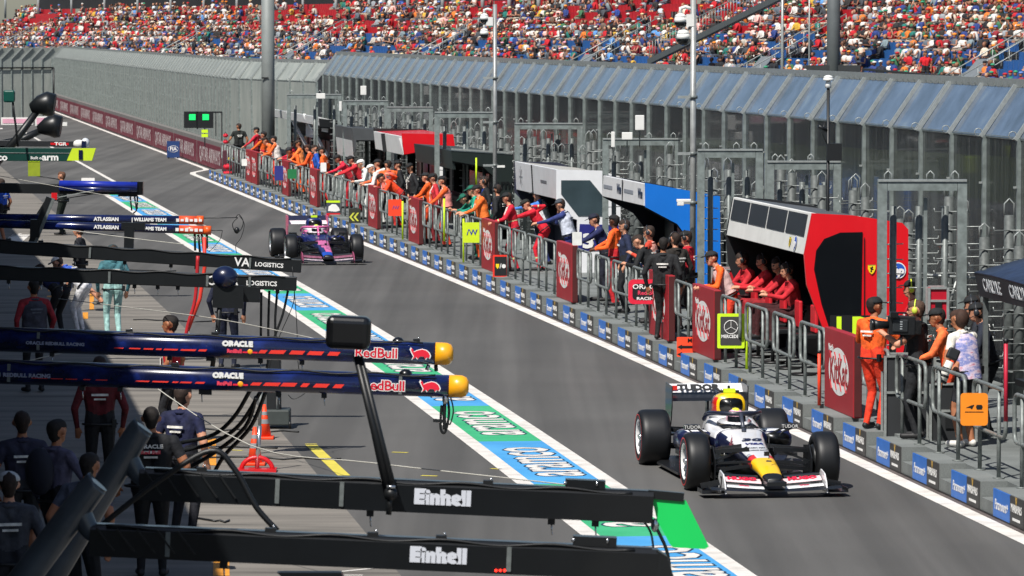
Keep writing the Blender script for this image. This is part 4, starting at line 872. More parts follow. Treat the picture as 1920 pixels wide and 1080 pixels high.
# ---------------------------------------------------------------- poles
def pole(label,x,Y,ytop,rad,mat=STEEL,base=PH,clamps=(),yb=None):
    a=P(x,ytop,Y) if yb is None else P(x,ytop,Y); H=a.z-base
    t=thing('camera_pole',label,'pole',Matrix.Translation((a.x,Y,base))); m=MB(); m.tube([(0,0,0),(0,0,H)],rad,mat,14); m.tube([(0,0,0),(0,0,.02)],rad*2.2,mat,14); m.build('pole',t)
    for yc in clamps:
        z=P(x,yc,Y).z-base; m=MB(); m.tube([(0,0,z-.03),(0,0,z+.03)],rad*1.5,STEELD,12); m.box((-.16,-.03,z),(.24,.06,.05),STEEL); m.build('clamp',t)
    return t,H
WC=M('dcdcd8',.4,0,.04)
def dome(t,x,y,Y,px,base=PH,side=-1):
    q=P(x,y,Y); o=t.location; c=q-Vector(o); s=px*Y/F
    m=MB(); m.tube([c+Vector((0,0,s*.1)),c+Vector((0,0,-s*.25))],[s*.42,s*.5],WC,14); m.ell(c+Vector((0,0,s*.1)),(s*.42,s*.42,s*.3),WC,14,5,z0=0); m.tube([c+Vector((0,0,s*.3)),c+Vector((0,0,s*.75)),c+Vector((-side*s*.35,0,s*.85)),c+Vector((-side*s*.8,0,s*.7))],s*.13,WC,8); k=m.build('dome_camera',t)
    m=MB(); m.ell(c+Vector((0,0,-s*.25)),(s*.45,s*.45,s*.45),BLK2,14,6,z0=-1,z1=0); m.build('dome_glass',k)
t,H=pole('thick grey pole with two white dome cameras, crossing the blue stand',1300,84.5,-20,.055,M('9a9c9a',.4,.3,.15,10),clamps=(182,288,380)); dome(t,1276,35,84.5,26); dome(t,1281,66,84.5,28)
m=MB(); q=P(1294,38,84.5)-Vector(t.location); m.box(q,(.14,.12,.22),WC); m.build('junction_box',t)
t,H=pole('slimmer grey pole with two dome cameras beside the white stand',928,109,8,.05,M('8f9190',.4,.3,.15,10),clamps=(146,229,310)); dome(t,908,32,109,18); dome(t,908,60,109,18)
m=MB(); q=P(918,40,109)-Vector(t.location); m.box(q,(.16,.12,.2),WC); m.box(P(925,312,109)-Vector(t.location)+Vector((.12,0,0)),(.3,.1,.05),WC); m.build('junction_box',t)
t=thing('camera_bracket','white camera bracket clamped to the pole at the blue stand','camera',Matrix.Translation(P(1282,376,84))); m=MB(); m.box((0,0,0),(.26,.2,.05),WC); m.box((-.06,-.02,-.06),(.12,.22,.06),WC); m.build('body',t,bevel=.01)
t,H=pole('thin black pole with a white dome top and black box by the fence',1553,75,165,.026,BLACK); m=MB(); m.tube([(0,0,H),(0,0,H+.06),(0,0,H+.12)],[.05,.05,.035],WC,12); m.tube([(0,0,H+.12),(0,0,H+.16)],[.09,.08],WC,14); m.ell((0,0,H+.16),(.08,.08,.05),WC,12,4,z0=0); m.build('antenna',t)
m=MB(); z=P(1553,285,75).z-PH; m.box((.1,0,z),(.24,.16,.28),BLACK); m.tube([(-.02,0,z+.35),(-.16,-.05,z+.42)],.03,BLACK,8); m.tube([(0,0,z+.1),(-.1,-.04,z+.3),(-.05,0,z+.5)],.01,BLACK,6); m.build('speaker_box',t)
# thick column
Y=166; q=P(503,290,Y); t=thing('column','thick smooth grey column rising behind the far pit stands','column',Matrix.Translation((q.x,Y,0))); m=MB(); m.tube([(0,0,0),(0,0,9)],.235,M('7d8280',.6,.1,.08,3),28); m.tube([(0,0,0),(0,0,.05)],.4,STEELD,20); m.build('shaft',t)
m=MB(); m.box((-.1,-.25,P(503,146,Y).z),(.25,.05,.05),BLACK); m.build('bracket',t)
# white antennas
for (x0,y0,x1,y1,Y,l) in ((1191,216,1208,244,98,'white upright antenna panel on a mast at the fence'),(1166,248,1186,262,98.2,'white boxy camera on the gate frame top'),(1146,247,1153,276,98.4,'narrow white antenna panel left of the boxy camera'),(676,161,687,178,150,'white antenna box above the far gate frames'),(593,175,610,185,151,'white camera box on the farthest gate frame'),(636,190,641,208,150,'narrow white antenna by the far gate frame')):
    A=P(x0,y0,Y);B_=P(x1,y1,Y); t=thing('antenna',l,'antenna',Matrix.Translation((A+B_)/2)); m=MB(); m.box((0,0,0),(B_.x-A.x,.12,A.z-B_.z),WC); m.build('housing',t,bevel=.012); m=MB(); m.tube([(0,.08,-(A.z-B_.z)/2-.35),(0,.08,(A.z-B_.z)/2)],.015,STEELD,6); m.build('mast',t)
# ---------------------------------------------------------------- racing cars
def sec(y,zc,hw,hh,n=16,e=2.6,flat=0):
    r=[]
    for i in range(n):
        t=2*math.pi*(i+.5)/n; c=math.cos(t); s=math.sin(t)
        x=hw*math.copysign(abs(c)**(2/e),c); z=hh*math.copysign(abs(s)**(2/e),s)
        if flat and s<0: x*=1-flat*abs(s)
        r.append((x,y,zc+z))
    return r
def wheel(par,x,y,rad,wd,side,rimc,ringc):
    def ringp(prof,mat,n=40,m=None):
        m=m or MB(); vs=[];fs=[]; k=len(prof)
        for i in range(n):
            a=2*math.pi*i/n
            for (dx,r) in prof: vs.append((x+dx*side,y+r*math.cos(a),rad+r*math.sin(a)))
        for i in range(n):
            for j in range(k-1): fs.append((i*k+j,i*k+j+1,((i+1)%n)*k+j+1,((i+1)%n)*k+j))
        m.add(vs,fs,mat,True); return m
    h=wd/2; r=rad
    tm=ringp([(-h+.02,r*.60),(-h,r*.66),(-h,r*.86),(-h+.025,r*.955),(-h+.06,r*.99),(-h+.1,r),(h-.1,r),(h-.06,r*.99),(h-.025,r*.955),(h,r*.86),(h,r*.66),(h-.02,r*.60)],M('101215',.5,0,.12,6)); ty=tm.build('tyre',par)
    m=ringp([(h+.002,r*.80),(h+.002,r*.835)],ringc); m.build('tyre_stripe',ty)
    m=ringp([(h-.015,r*.655),(h-.005,r*.655),(h-.005,r*.60),(h-.02,r*.585),(h-.05,r*.57)],rimc)
    rm=m.build('rim',ty)
    m=MB(); m.tube([(x+side*(h-.05),y,rad),(x+side*(h-.1),y,rad)],r*.585,M('2a2d31',.35,.3,.1),28); 
    m.tube([(x+side*(h-.05),y,rad),(x+side*(h-.01),y,rad)],.04,CHROME,12)
    for a in range(0,360,36):
        c=math.cos(R(a));s=math.sin(R(a)); m.bar((x+side*(h-.045),y+.04*c,rad+.04*s),(x+side*(h-.03),y+r*.57*c,rad+r*.57*s),.012,.03,M('6a6e74',.35,.6,.1))
    m.build('spoke_disc',ty); 
    m=MB(); m.tube([(x-side*(h-.03),y,rad),(x-side*(h+.02),y,rad)],[r*.6,r*.5],BLACK,24); m.build('brake_drum',ty)
def racecar(label,mx,lv):
    t=thing('racing_car',label,'racing car',mx); W_=lv['body'];Nv=lv['side']; CF=M('15171a',.4,0,.15,10,coat=.2)
    def bodym(c):
        return lv['paint'](c)
    secs=[]
    for (y,zt_,zb_,hw,e,fl) in ((.98,.22,.14,.085,2.4,.2),(.90,.26,.15,.12,2.6,.2),(.6,.34,.20,.14,2.8,.2),(.25,.41,.22,.155,3,.2),(-.2,.48,.24,.175,3,.25),(-.7,.56,.26,.215,3.2,.3),(-1.05,.61,.27,.26,3.4,.3),(-1.25,.645,.28,.30,3.4,.3)):
        zc=(zt_+zb_)/2; hh=(zt_-zb_)/2
        secs.append(sec(y,zc,hw,hh,24,e,fl))
    m=MB(); ss=[]
    for a,b in zip(secs,secs[1:]):    # subdivide for clean paint borders
        for k in range(5): ss.append([tuple(Vector(p).lerp(Vector(q),k/5)) for p,q in zip(a,b)])
    ss.append(secs[-1]); m.loft(ss,W_,matf=bodym); m.build('nose',t,weld=True)
    # cockpit sides and engine cover
    m=MB(); ss=[]
    raw=[(-1.25,.47,.33,.172,3.2,.2),(-1.7,.475,.36,.185,3.2,.2),(-2.0,.52,.34,.24,3,.2),(-2.4,.50,.28,.26,2.6,.2),(-3.0,.44,.2,.24,2.4,.2),(-3.5,.38,.12,.16,2.2,.2)]
    rs=[sec(y,zc,hw,hh,24,e,fl) for y,zc,hw,hh,e,fl in raw]
    for a,b in zip(rs,rs[1:]):
        for k in range(4): ss.append([tuple(Vector(p).lerp(Vector(q),k/4)) for p,q in zip(a,b)])
    ss.append(rs[-1]); m.loft(ss,W_,matf=bodym); m.build('cockpit_tub',t,weld=True)
    m=MB(); rs=[]
    for (y,zc,hw,hh,e) in ((-2.0,.86,.185,.15,3),(-2.12,.86,.205,.165,2.8),(-2.5,.80,.18,.2,2.4),(-3.0,.68,.1,.2,2.2),(-3.5,.56,.04,.14,2)): rs.append(sec(y,zc,hw,hh,24,e,0))
    ss=[]
    for a,b in zip(rs,rs[1:]):
        for k in range(4): ss.append([tuple(Vector(p).lerp(Vector(q),k/4)) for p,q in zip(a,b)])
    ss.append(rs[-1]); ab=m.loft(ss,W_,matf=lv['air']).build('airbox',t,weld=True)
    m=MB(); m.loft([sec(-1.988,.872,.15,.095,20,3.4),sec(-2.2,.86,.13,.08,20,3)],BLK2); m.build('intake',ab); m=MB(); m.box((0,-1.985,.872),(.012,.01,.19),CF); m.build('intake_splitter',ab)
    # fin and t-camera
    m=MB(); m.box((0,-2.15,1.035),(.26,.05,.03),CF); m.box((0,-2.12,1.05),(.15,.06,.05),LIME); m.box((0,-2.15,1.08),(.03,.03,.06),BLACK); m.build('roll_hoop_camera',t)
    # sidepods
    for sx in (-1,1):
        m=MB(); rs=[]
        for (y,zc,cx,hw,hh,e) in ((-1.55,.47,.50,.20,.115,3.2),(-1.75,.46,.51,.22,.135,3),(-2.2,.42,.50,.21,.15,2.8),(-2.8,.34,.40,.17,.13,2.6),(-3.3,.27,.30,.1,.08,2.4)): rs.append([(x_*1+sx*cx,y_,z_) for x_,y_,z_ in sec(y,zc,hw,hh,20,e)])
        m.loft(rs,Nv,matf=lv['pod']); sp=m.build('sidepod',t,weld=True); m=MB(); m.loft([[(x_+sx*.50,y_,z_) for x_,y_,z_ in sec(-1.542,.475,.17,.085,20,3)],[(x_+sx*.50,y_,z_) for x_,y_,z_ in sec(-1.6,.475,.16,.08,20,3)]],BLK2); m.build('intake',sp)
    # floor
    m=MB(); m.prism([(-.3,-.95),(.3,-.95),(.62,-1.2),(.78,-1.4),(.80,-2.9),(.5,-3.75),(-.5,-3.75),(-.80,-2.9),(-.78,-1.4),(-.62,-1.2)],.03,CF,Matrix.Translation((0,0,.05))); 
    for sx in (-1,1):
        for k in range(3): m.bar((sx*(.3+.14*k),-1.0-.1*k,.14),(sx*(.42+.14*k),-1.5,.16),.012,.16,CF)
    m.build('floor',t)
    # front wing
    m=MB(); Wn=lv['wing']
    def foil(z0,y0,ch,th,tilt,x0,x1,mat,arch=0.0,mb=m,n=8):
        rows=[]
        for i in range(n+1):
            x=x0+(x1-x0)*i/n; a=(abs(x)-.12)/.8; zz=z0+arch*max(a,0)*(1.0-.3*a)+.03*max(0,a)**2
            rows.append([(x,y0,zz),(x,y0-ch*.3,zz+th+ch*.3*tilt),(x,y0-ch,zz+ch*tilt),(x,y0-ch*.5,zz-th*.3+ch*.5*tilt*.8)])
        mb.loft(rows,mat,smooth=False)
    foil(.08,1.16,.28,.02,.04,-.80,.80,CF,.02,n=16); m.build('wing_main_plane',t)
    for sx in (-1,1):
        m=MB()
        foil(.10,1.03,.085,.010,.3,sx*.13,sx*.60,lv['wing2'],.05,m); foil(.135,.93,.035,.008,.3,sx*.14,sx*.60,CF,.055,m); foil(.150,.885,.115,.010,.40,sx*.14,sx*.60,Wn,.06,m); foil(.21,.76,.05,.01,.5,sx*.16,sx*.60,CF,.05,m)
        m.build('wing_flap',t)
    for sx in (-1,1):
        m=MB(); rows=[]
        m.prism([(1.14,.06),(1.08,.18),(.96,.28),(.74,.31),(.66,.24),(.66,.06)],.016,lv['plate'],Matrix(((0,0,1,sx*.62-.008),(1,0,0,0),(0,1,0,0),(0,0,0,1)))); m.box((sx*.76,.88,.062),(.26,.40,.012),CF); m.box((sx*.89,.88,.08),(.010,.34,.05),CF); m.bar((sx*.64,.8,.17),(sx*.86,.74,.12),.008,.07,CF); m.build('wing_endplate',t)
    # rear wing
    m=MB(); m.loft([[(x,-3.62,.80),(x,-3.70,.835),(x,-3.95,.90),(x,-3.80,.825)] for x in (-.5,0,.5)],lv['rear'],smooth=False); m.loft([[(x,-3.86,.895),(x,-3.9,.93),(x,-3.99,1.0),(x,-3.93,.93)] for x in (-.5,0,.5)],lv['rear2'],smooth=False); rw=m.build('rear_wing',t)
    for sx in (-1,1):
        m=MB(); m.prism([(-3.52,1.0),(-4.02,1.02),(-4.02,.55),(-3.9,.30),(-3.74,.30),(-3.60,.55),(-3.52,.75)],.014,lv['rplate'],Matrix(((0,0,1,sx*.5-.007),(1,0,0,0),(0,1,0,0),(0,0,0,1)))); m.build('rear_endplate',t)
    m=MB(); m.box((0,-3.75,.58),(.03,.12,.5),CF); m.box((0,-3.8,.36),(1.0,.2,.03),CF); m.build('wing_pillar',t)
    # halo
    m=MB(); H_=lv['halo']; pts=[]
    for a in range(-100,101,20): pts.append((.30*math.sin(R(a))*1.02,-1.62+.40*math.cos(R(a))*.95,.80-.0*abs(a)/100))
    pts=[(-.34,-2.02,.70),(-.335,-1.9,.765),(-.32,-1.72,.80),(-.27,-1.5,.815),(-.16,-1.34,.82),(0,-1.29,.82),(.16,-1.34,.82),(.27,-1.5,.815),(.32,-1.72,.80),(.335,-1.9,.765),(.34,-2.02,.70)]
    m.tube(pts,.03,H_,10); m.tube([(0,-1.29,.82),(0,-1.20,.74),(0,-1.06,.61)],[.028,.024,.03],lv['halo2'],10); m.build('halo',t)
    # cockpit opening, driver
    m=MB(); m.loft([sec(-1.30,.645,.225,.02,20,3),sec(-1.9,.665,.235,.02,20,3)],BLK2); m.build('cockpit_rim',t)
    m=MB(); m.loft([[(-.05,-1.78,.64),(.05,-1.78,.64),(.05,-1.78,.66),(-.05,-1.78,.66)],[(-.28,-2.0,.70),(.28,-2.0,.70),(.28,-2.0,.80),(-.28,-2.0,.80)]],lv['head']); m.build('headrest',t)
    m=MB(); m.ell((0,-1.66,.725),(.125,.15,.135),lv['helm'],18,12); hm=m.build('driver_helmet',t)
    m=MB(); m.loft([[(.128*math.sin(R(a)),-1.66+.154*math.cos(R(a)),z) for a in range(-65,66,13)] for z in (.70,.735,.77)],GLASS,caps=False); m.build('visor',hm); m=MB(); m.ell((0,-1.66,.825),(.06,.09,.045),lv['helm2'],12,5); m.build('helmet_crest',hm)
    m=MB(); m.loft([sec(-1.45,.63,.12,.05,12),sec(-1.75,.66,.23,.09,12)],lv['suit']); m.build('driver_suit',t)
    # mirrors
    for sx in (-1,1):
        m=MB(); m.box((sx*.62,-1.30,.66),(.20,.08,.065),CF); m.bar((sx*.55,-1.32,.64),(sx*.40,-1.42,.55),.012,.03,CF); m.bar((sx*.66,-1.33,.63),(sx*.55,-1.6,.55),.01,.025,CF); mi=m.build('mirror',t,bevel=.012)
        text(lv.get('mtxt',' '),.06,WHITE,Matrix(((-1,0,0,sx*.62),(0,0,1,-1.258),(0,1,0,.66),(0,0,0,1))),mi,.001,1)
    # suspension
    SB=M('191b1e',.35,0,.1,8)
    for sx in (-1,1):
        for a,b,wd in (((.15,.12,.50),(.80,0,.46),.05),((.16,-.38,.50),(.80,0,.46),.05),((.13,.15,.30),(.80,.02,.22),.045),((.2,-.45,.30),(.80,-.02,.22),.045),((.16,.05,.52),(.80,.05,.26),.03),((.14,.22,.36),(.8,.14,.33),.03),
                       ((.18,-3.1,.42),(.78,-3.4,.48),.05),((.12,-3.7,.42),(.78,-3.4,.48),.05),((.18,-3.05,.24),(.78,-3.4,.24),.05),((.1,-3.7,.24),(.78,-3.4,.24),.05)):
            m=MB(); m.bar((sx*a[0],a[1],a[2]),(sx*b[0],b[1],b[2]),.014,wd,SB); m.build('suspension_arm',t)
    for x,y,r_,wd in ((.80,0,.352,.29),(.775,-3.4,.358,.385)):
        for sx in (-1,1): wheel(t,sx*x,y,r_,wd,sx,lv['rim'],lv['ring'])
    m=MB()
    for sx in (-1,1):
        m.loft([[(sx*.66,.22,.70),(sx*.95,.22,.70),(sx*.95,.22,.715),(sx*.66,.22,.715)],[(sx*.66,-.05,.735),(sx*.95,-.05,.735),(sx*.95,-.05,.75),(sx*.66,-.05,.75)]],CF) if 0 else None
    m.tube([(0,.62,.43),(0,.62,.70)],.006,BLACK,5); m.box((0,.45,.475),(.05,.05,.05),BLACK); m.build('antenna',t)
    m=MB(); m.box((0,1.0,.17),(.24,.3,.05),CF); m.build('nose_mount',t)
    for sx in (-1,1):
        m=MB(); m.prism([(.26,.14),(.28,.4),(.1,.55),(-.25,.52),(-.28,.16)],.012,CF,Matrix(((0,0,1,sx*.60-.006),(1,0,0,0),(0,1,0,0),(0,0,0,1)))); m.build('brake_duct',t)
        m=MB()
        for k in range(4): m.bar((sx*(.32+.05*k),-.72-.12*k,.26),(sx*(.46+.04*k),-1.0-.1*k,.30),.01,.16-.03*k,CF)
        m.bar((sx*.30,-.7,.20),(sx*.78,-1.25,.16),.02,.10,CF); m.bar((sx*.34,-.8,.38),(sx*.72,-1.3,.30),.012,.05,CF); m.build('turning_vane',t)
        m=MB(); m.box((sx*.25,-3.72,.2),(.3,.3,.2),CF); m.build('diffuser',t)
    m=MB(); m.tube([(-.16,-.55,.70),(.0,-.5,.735),(.16,-.55,.70)],.006,BLACK,5); m.box((0,-1.20,.66),(.3,.02,.04),M('20262c',.1,0,.1,alpha=.5)); m.build('windscreen',t)
    m=MB(); 
    for sx in (-1,1): m.tube([(sx*.04,-2.2,1.0),(sx*.09,-2.22,1.06)],.006,BLACK,5)
    m.build('aerial',t)
    return t
def onnose(y,tilt=.3):   # text plane on top of nose reading from the front
    tb=((.98,.22),(.6,.34),(.25,.41),(-.2,.48),(-.7,.56),(-1.25,.645))
    z=np.interp(-y,[-a for a,_ in tb],[b for _,b in tb]); z2=np.interp(-(y-.1),[-a for a,_ in tb],[b for _,b in tb])
    up=Vector((0,-.1,z2-z)); return frame(Vector((0,y,z+.006)),Vector((-1,0,0)),up)
Wc=M('dedfe2',.25,0,.03,3,coat=.6); Yc=M('f5c312',.3,0,.03,3,coat=.5); Rc=M('d9261c',.3,0,.05,3,coat=.5); Nc=M('151b3d',.3,0,.1,3,coat=.5); CFc=M('15171a',.4,0,.15,10,coat=.2)
def paint1(c):
    if c.y>.86: return CFc
    zt=np.interp(-c.y,[-.98,-.6,-.25,.2,.7,1.25],[.22,.34,.41,.48,.56,.645])
    if c.y>.25: return Yc if (c.z>zt-.09) else Nc
    if c.y>.08 and abs(c.x)>.07: return Rc
    if c.y>-1.25:
        if c.z<zt-.06: return Nc
        if c.y<-.45: return Wc
        return Wc if (abs(c.x)<.165 or c.x<0) else Nc
    return Wc if c.z>.5 else Nc
def air1(c):
    if c.y>-2.35: return Yc if abs(c.x)<.165 else Rc
    return Rc if c.y>-2.65 and c.z<.78 else Nc
lv1=dict(body=Wc,side=Nc,paint=paint1,air=air1,pod=lambda c:Wc if c.z>.585 else Nc,wing=M('e3c9cc',.3,0,.03,3,coat=.5),wing2=Wc,plate=Wc,rear=CFc,rear2=Wc,rplate=CFc,halo=M('1c2030',.35,0,.05,coat=.4),halo2=M('3a3f4c',.35,0,.05),head=Wc,helm=M('d8a8b8',.25,0,.5,14,coat=.6),helm2=M('e8e040',.3),suit=Wc,rim=M('e8e8e8',.4,0,.02),ring=M('d62a2a',.5,0,.05),mtxt='GIVENCHY' and 'TUDOR')
def caratpx(x,y,yaw=.010):
    q=G(x,y); u=U(q.y); th=math.atan2(-u.x,u.y)+yaw; return Matrix.Translation(q)@Matrix.Rotation(math.pi+th,4,'Z')
c1=racecar('white, navy and yellow open-wheel racing car number 30 driving towards the lens',caratpx(1424,917),lv1)
def ch(par,name): return [c for c in par.children if c.name.startswith(name)][0]
no=ch(c1,'nose'); text('30',.17,M('1a1d3a',.4),onnose(-.62),no,.002,1.5,.006,.2); text('VISA',.105,M('1a1d6a',.4),onnose(-.42),no,.002,1.15,.003,.3); text('CASH APP',.05,M('30343c',.4),onnose(-.22),no,.002,1,.001); text('RACING BULLS',.035,M('30343c',.4),onnose(-.10),no,.002,1,.001); 
fl=ch(c1,'wing_flap')
for sx in (-1,1):
    text('HUGO',.095,M('d02040',.4),frame(Vector((sx*.37,.826,.212)),Vector((-1,0,-sx*.05)),Vector((0,-.9,.414))),fl,.003,1.25,.006); text('Visa',.06,M('c03050',.4),frame(Vector((sx*.37,.985,.140)),Vector((-1,0,-sx*.06)),Vector((0,-.95,.3))),fl,.003,1.2,.002)
tub=no; text('HUGO',.13,M('8a4a52',.4),frame(Vector((.232,-.72,.50)),Vector((.16,.97,-.12)),Vector((-.35,.0,.93))),no,.003,1.3,.004)
text('Mobil',.11,WHITE,frame(Vector((.275,-.9,.38)),Vector((.2,.97,-.1)),Vector((-.1,0,1))),no,.003,1.2,.002)
rwg=ch(c1,'rear_wing'); text('TUDOR',.125,BLACK,frame(Vector((.10,-3.845,.955)),Vector((-1,0,0)),Vector((0,-.12,.16))),rwg,.003,1.25,.008); m=MB(); m.box((0.42,-3.87,.955),(.09,.01,.06),Rc); m.build('emblem',rwg)
text('7',.2,BLACK,frame(Vector((.634,.88,.17)),Vector((0,1,0)),Vector((0,0,1))),ch(c1,'wing_endplate.001') if any(c.name.startswith('wing_endplate.001') for c in c1.children) else ch(c1,'wing_endplate'),.002,1,.004)
PK=M('d86aa0',.3,0,.03,3,coat=.5); BL2=M('16225c',.3,0,.1,3,coat=.5); BL3=M('1c4bb0',.3,0,.08,3,coat=.5)
def paint2(c):
    zt=np.interp(-c.y,[-.98,-.6,-.25,.2,.7,1.25],[.22,.34,.41,.48,.56,.645])
    if c.y>.93: return CFc
    if c.y>.72: return BL3
    if c.z<zt-.05: return BL2
    if c.y>-.5: return PK if c.x<.10+(-c.y)*.12 else BL2
    return PK if c.z>zt else BL2
lv2=dict(body=BL2,side=BL2,paint=paint2,air=lambda c:BL2,pod=lambda c:BL2,wing=M('8a5468',.35,0,.3,14,coat=.4),wing2=M('a89aa4',.35,0,.5,18),plate=M('9a4a6a',.4),rear=M('e2d6dc',.35),rear2=M('20233a',.35),rplate=M('c8607e',.4,0,.1),halo=PK,halo2=PK,head=M('d5d7da',.4),helm=M('d9d6dc',.25,0,.3,14,coat=.5),helm2=M('cfe04a',.3),suit=M('d8d0d8',.6),rim=M('8a8d92',.35,.4,.1),ring=M('6a2a3a',.5),mtxt=' ')
c2=racecar('pink and navy open-wheel racing car following farther up the lane',caratpx(607,493),lv2)
no=ch(c2,'nose'); text('BWT',.1,M('3a2a4a',.4),onnose(.1),no,.002,1.1,.002); text('BWT',.14,M('3a2a4a',.4),onnose(-.5),no,.002,1.1,.002)
# ---------------------------------------------------------------- pit building behind the boxes (casts the shade on the apron)
t=thing('pit_building','pale grey pit building with open garage doors along the left of the apron','building',lf(60,-13.1,0)); t.matrix_world=Matrix.Translation(L(60,-13.1,0)); inv=t.matrix_world.inverted()
BW=M('6a6c6e',.8,0,.1,1)
def lb(s0,s1,w0,w1,z0,z1,mat,name):
    m=MB(); ss=[s0]+[s for s in np.arange(s0+8,s1,8)]+[s1]
    m.loft([[inv@L(s,w0,z0),inv@L(s,w1,z0),inv@L(s,w1,z1),inv@L(s,w0,z1)] for s in ss],mat,smooth=False); return m.build(name,t)
lb(9,400,-14.2,-13.4,3.4,8.15,BW,'wall'); lb(9,400,-22,-14.2,0,8,BW,'wall'); lb(9,400,-14.6,-12.65,8.15,8.4,M('6d7072',.6),'roof_edge')
lb(7,400,-13.4,-11.75,4.0,4.2,M('6d7072',.8,0,.1,2),'terrace_slab'); lb(7,400,-11.8,-11.75,4.2,5.2,M('9aa2a6',.3,.1,.1,2,alpha=.4),'balustrade')  # terrace out of view, added to hold sky light off the apron
for i,s in enumerate(range(12,396,6)):
    lb(s,s+.8,-14.2,-13.4,0,3.4,BW,'pier')
    if i<40: lb(s+.8,s+6,-13.9,-13.8,2.6,3.38,M('3a3d42',.5,.2),'garage_door')
# ---------------------------------------------------------------- pit gantry booms
def dirframe(a,b,upv=Vector((0,0,1))):
    d=(b-a).normalized(); z=(upv-d*upv.dot(d)).normalized(); y=z.cross(d); m=Matrix.Identity(4)
    for i in range(3): m[i][0]=d[i]; m[i][1]=y[i]; m[i][2]=z[i]; m[i][3]=a[i]
    return m      # x along the boom, -y towards the lens, z up
FRONT=Matrix(((1,0,0,0),(0,0,-1,0),(0,1,0,0),(0,0,0,1)))
def bm_text(par,x,z,y,st,sz,mat,sq=1,bold=.0,shear=0,outline=None,al='CENTER'): m=FRONT.copy(); m.translation=Vector((x,y,z)); return text(st,sz,mat,m,par,.002,sq,bold,shear,al,outline=outline)
def boom(label,pa,pb,Y,Yb=None,name='pit_gantry_boom'):
    a=P(*pa,Y); b=P(*pb,Yb or Y); t=thing(name,label,'pit gantry',dirframe(a,b)); return t,(b-a).length,Y/F
def lx(t,x,y,Y):   # pixel to boom local
    return t.matrix_world.inverted()@P(x,y,Y)
def hang(t,pts,Y,r,mat,name='cable'): m=MB(); m.tube([lx(t,x,y,Y) for x,y in pts],r,mat,6); return m.build(name,t)
def curve(pts,n=6):
    out=[]
    P_=[Vector((p[0],p[1],0)) for p in pts]
    for i in range(len(P_)-1):
        p0=P_[max(i-1,0)];p1=P_[i];p2=P_[i+1];p3=P_[min(i+2,len(P_)-1)]
        for k in range(n):
            u=k/n; q=.5*((2*p1)+(p2-p0)*u+(2*p0-5*p1+4*p2-p3)*u*u+(3*p1-p0-3*p2+p3)*u**3); out.append((q.x,q.y))
    out.append(pts[-1][:2]); return out
BB=M('111417',.32,.1,.12,6,coat=.25); BBt=M('1b2028',.3,.1,.1,6,coat=.3); SILV=M('4c545c',.38,.25,.35,3,coat=.3); WTX=M('c9cdd6',.5,0,.03)
# two black near booms
def near_boom(label,pa,pb,Y,txy,panel,tw,root):
    t,Ln,s=boom(label,pa,pb,Y); h=58*s
    m=MB(); hh=h/2; m.loft([[(x,-.07,-hh),(x,.07,-hh),(x,.075,hh*.75),(x,.05,hh),(x,-.05,hh),(x,-.075,hh*.75)] for x in np.linspace(0,Ln,5)],BB,smooth=False); m.build('beam',t)
    m=MB(); m.box((Ln*.5,-.0,hh+.004),(Ln*.98,.09,.012),BBt); m.build('cap_rail',t)
    q=lx(t,*txy,Y); k=bm_text(t,q.x,q.z,-.077,'Einhell',h*.62,WTX,1.12,.010); 
    # mast
    r0,r1,r2=root
    m=MB(); pts=[lx(t,*p,Y) for p in curve([(r0[0],r0[1]),(r1[0],r1[1]),(r2[0],r2[1])],8)]
    m.tube(pts,[.105-.025*i/len(pts) for i in range(len(pts))],SILV,18); m.build('mast',t)
    m=MB(); bend=[lx(t,*p,Y) for p in curve([(r1[0]-2,r1[1]-6),(r1[0]+8,r1[1]+24),(r1[0]+32,pa[1]-10),(pa[0]+70,pa[1]+1),(pa[0]+130,pa[1]+4)],8)]; m.tube(bend,[.082-.045*i/len(bend) for i in range(len(bend))],SILV,16); m.build('elbow',t)
    m=MB()
    for i in range(5): x=.16+i*.13; m.bar((x,-.082,-hh*.6),(x-.12,-.082,hh*.9),.02,.012,BLACK)
    m.build('strap',t)
    m=MB(); q=lx(t,panel[0],panel[1],Y); m.box((q.x+.12,0,hh+.035),(.28,.11,.06),BB); m.tube([(q.x-.02,-.05,hh+.03),(q.x-.02,-.05,hh+.05)],.012,CHROME,8); m.tube([(q.x+.2,-.06,hh+.03),(q.x+.2,-.06,hh+.06)],.008,CHROME,8); m.build('bracket',t)
    return t,Ln,h
def whose(t,pts,Y,r=.018,mat=None): return hang(t,curve(pts),Y,r,mat or BLACK,'hose')
YA=32.4; tA,LA,hA=near_boom('black gantry boom lettered Einhell with a green panel at its tip',(262,907),(1224,951),YA,(830,932),(1065,912),0,((60,1140),(238,845),(268,800)))
g1=[lx(tA,x,y,YA) for x,y in ((1222,934),(1286,938),(1329,1024),(1322,1029),(1262,1026),(1256,1020),(1232,975))]
m=MB(); m.prism([(p.x,p.z) for p in g1],.03,M('14c95c',.45,0,.03,3),Matrix(((1,0,0,0),(0,0,-1,.015),(0,1,0,0),(0,0,0,1)))); m.build('signal_panel',tA)
m=MB(); a=lx(tA,1215,926,YA);b=lx(tA,1282,932,YA); m.bar(a,b,.06,.06,BB); m.build('tip_bar',tA)
hang(tA,curve([(1218,970),(1236,1000),(1252,1040),(1258,1100)]),YA,.014,BLACK); hang(tA,curve([(1205,975),(1222,1005),(1228,1075)]),YA,.009,BLACK)
m=MB(); q=lx(tA,1228,985,YA); m.ell(q,(.03,.03,.05),CHROME,8,6); m.build('coupling',tA)
YB=29.7; tB,LB_,hB=near_boom('black gantry boom lettered Einhell with three red lights, lowest in the photo',(170,1012),(1232,1058),YB,(822,1040),(1080,1018),0,((-70,1240),(148,948),(182,905)))
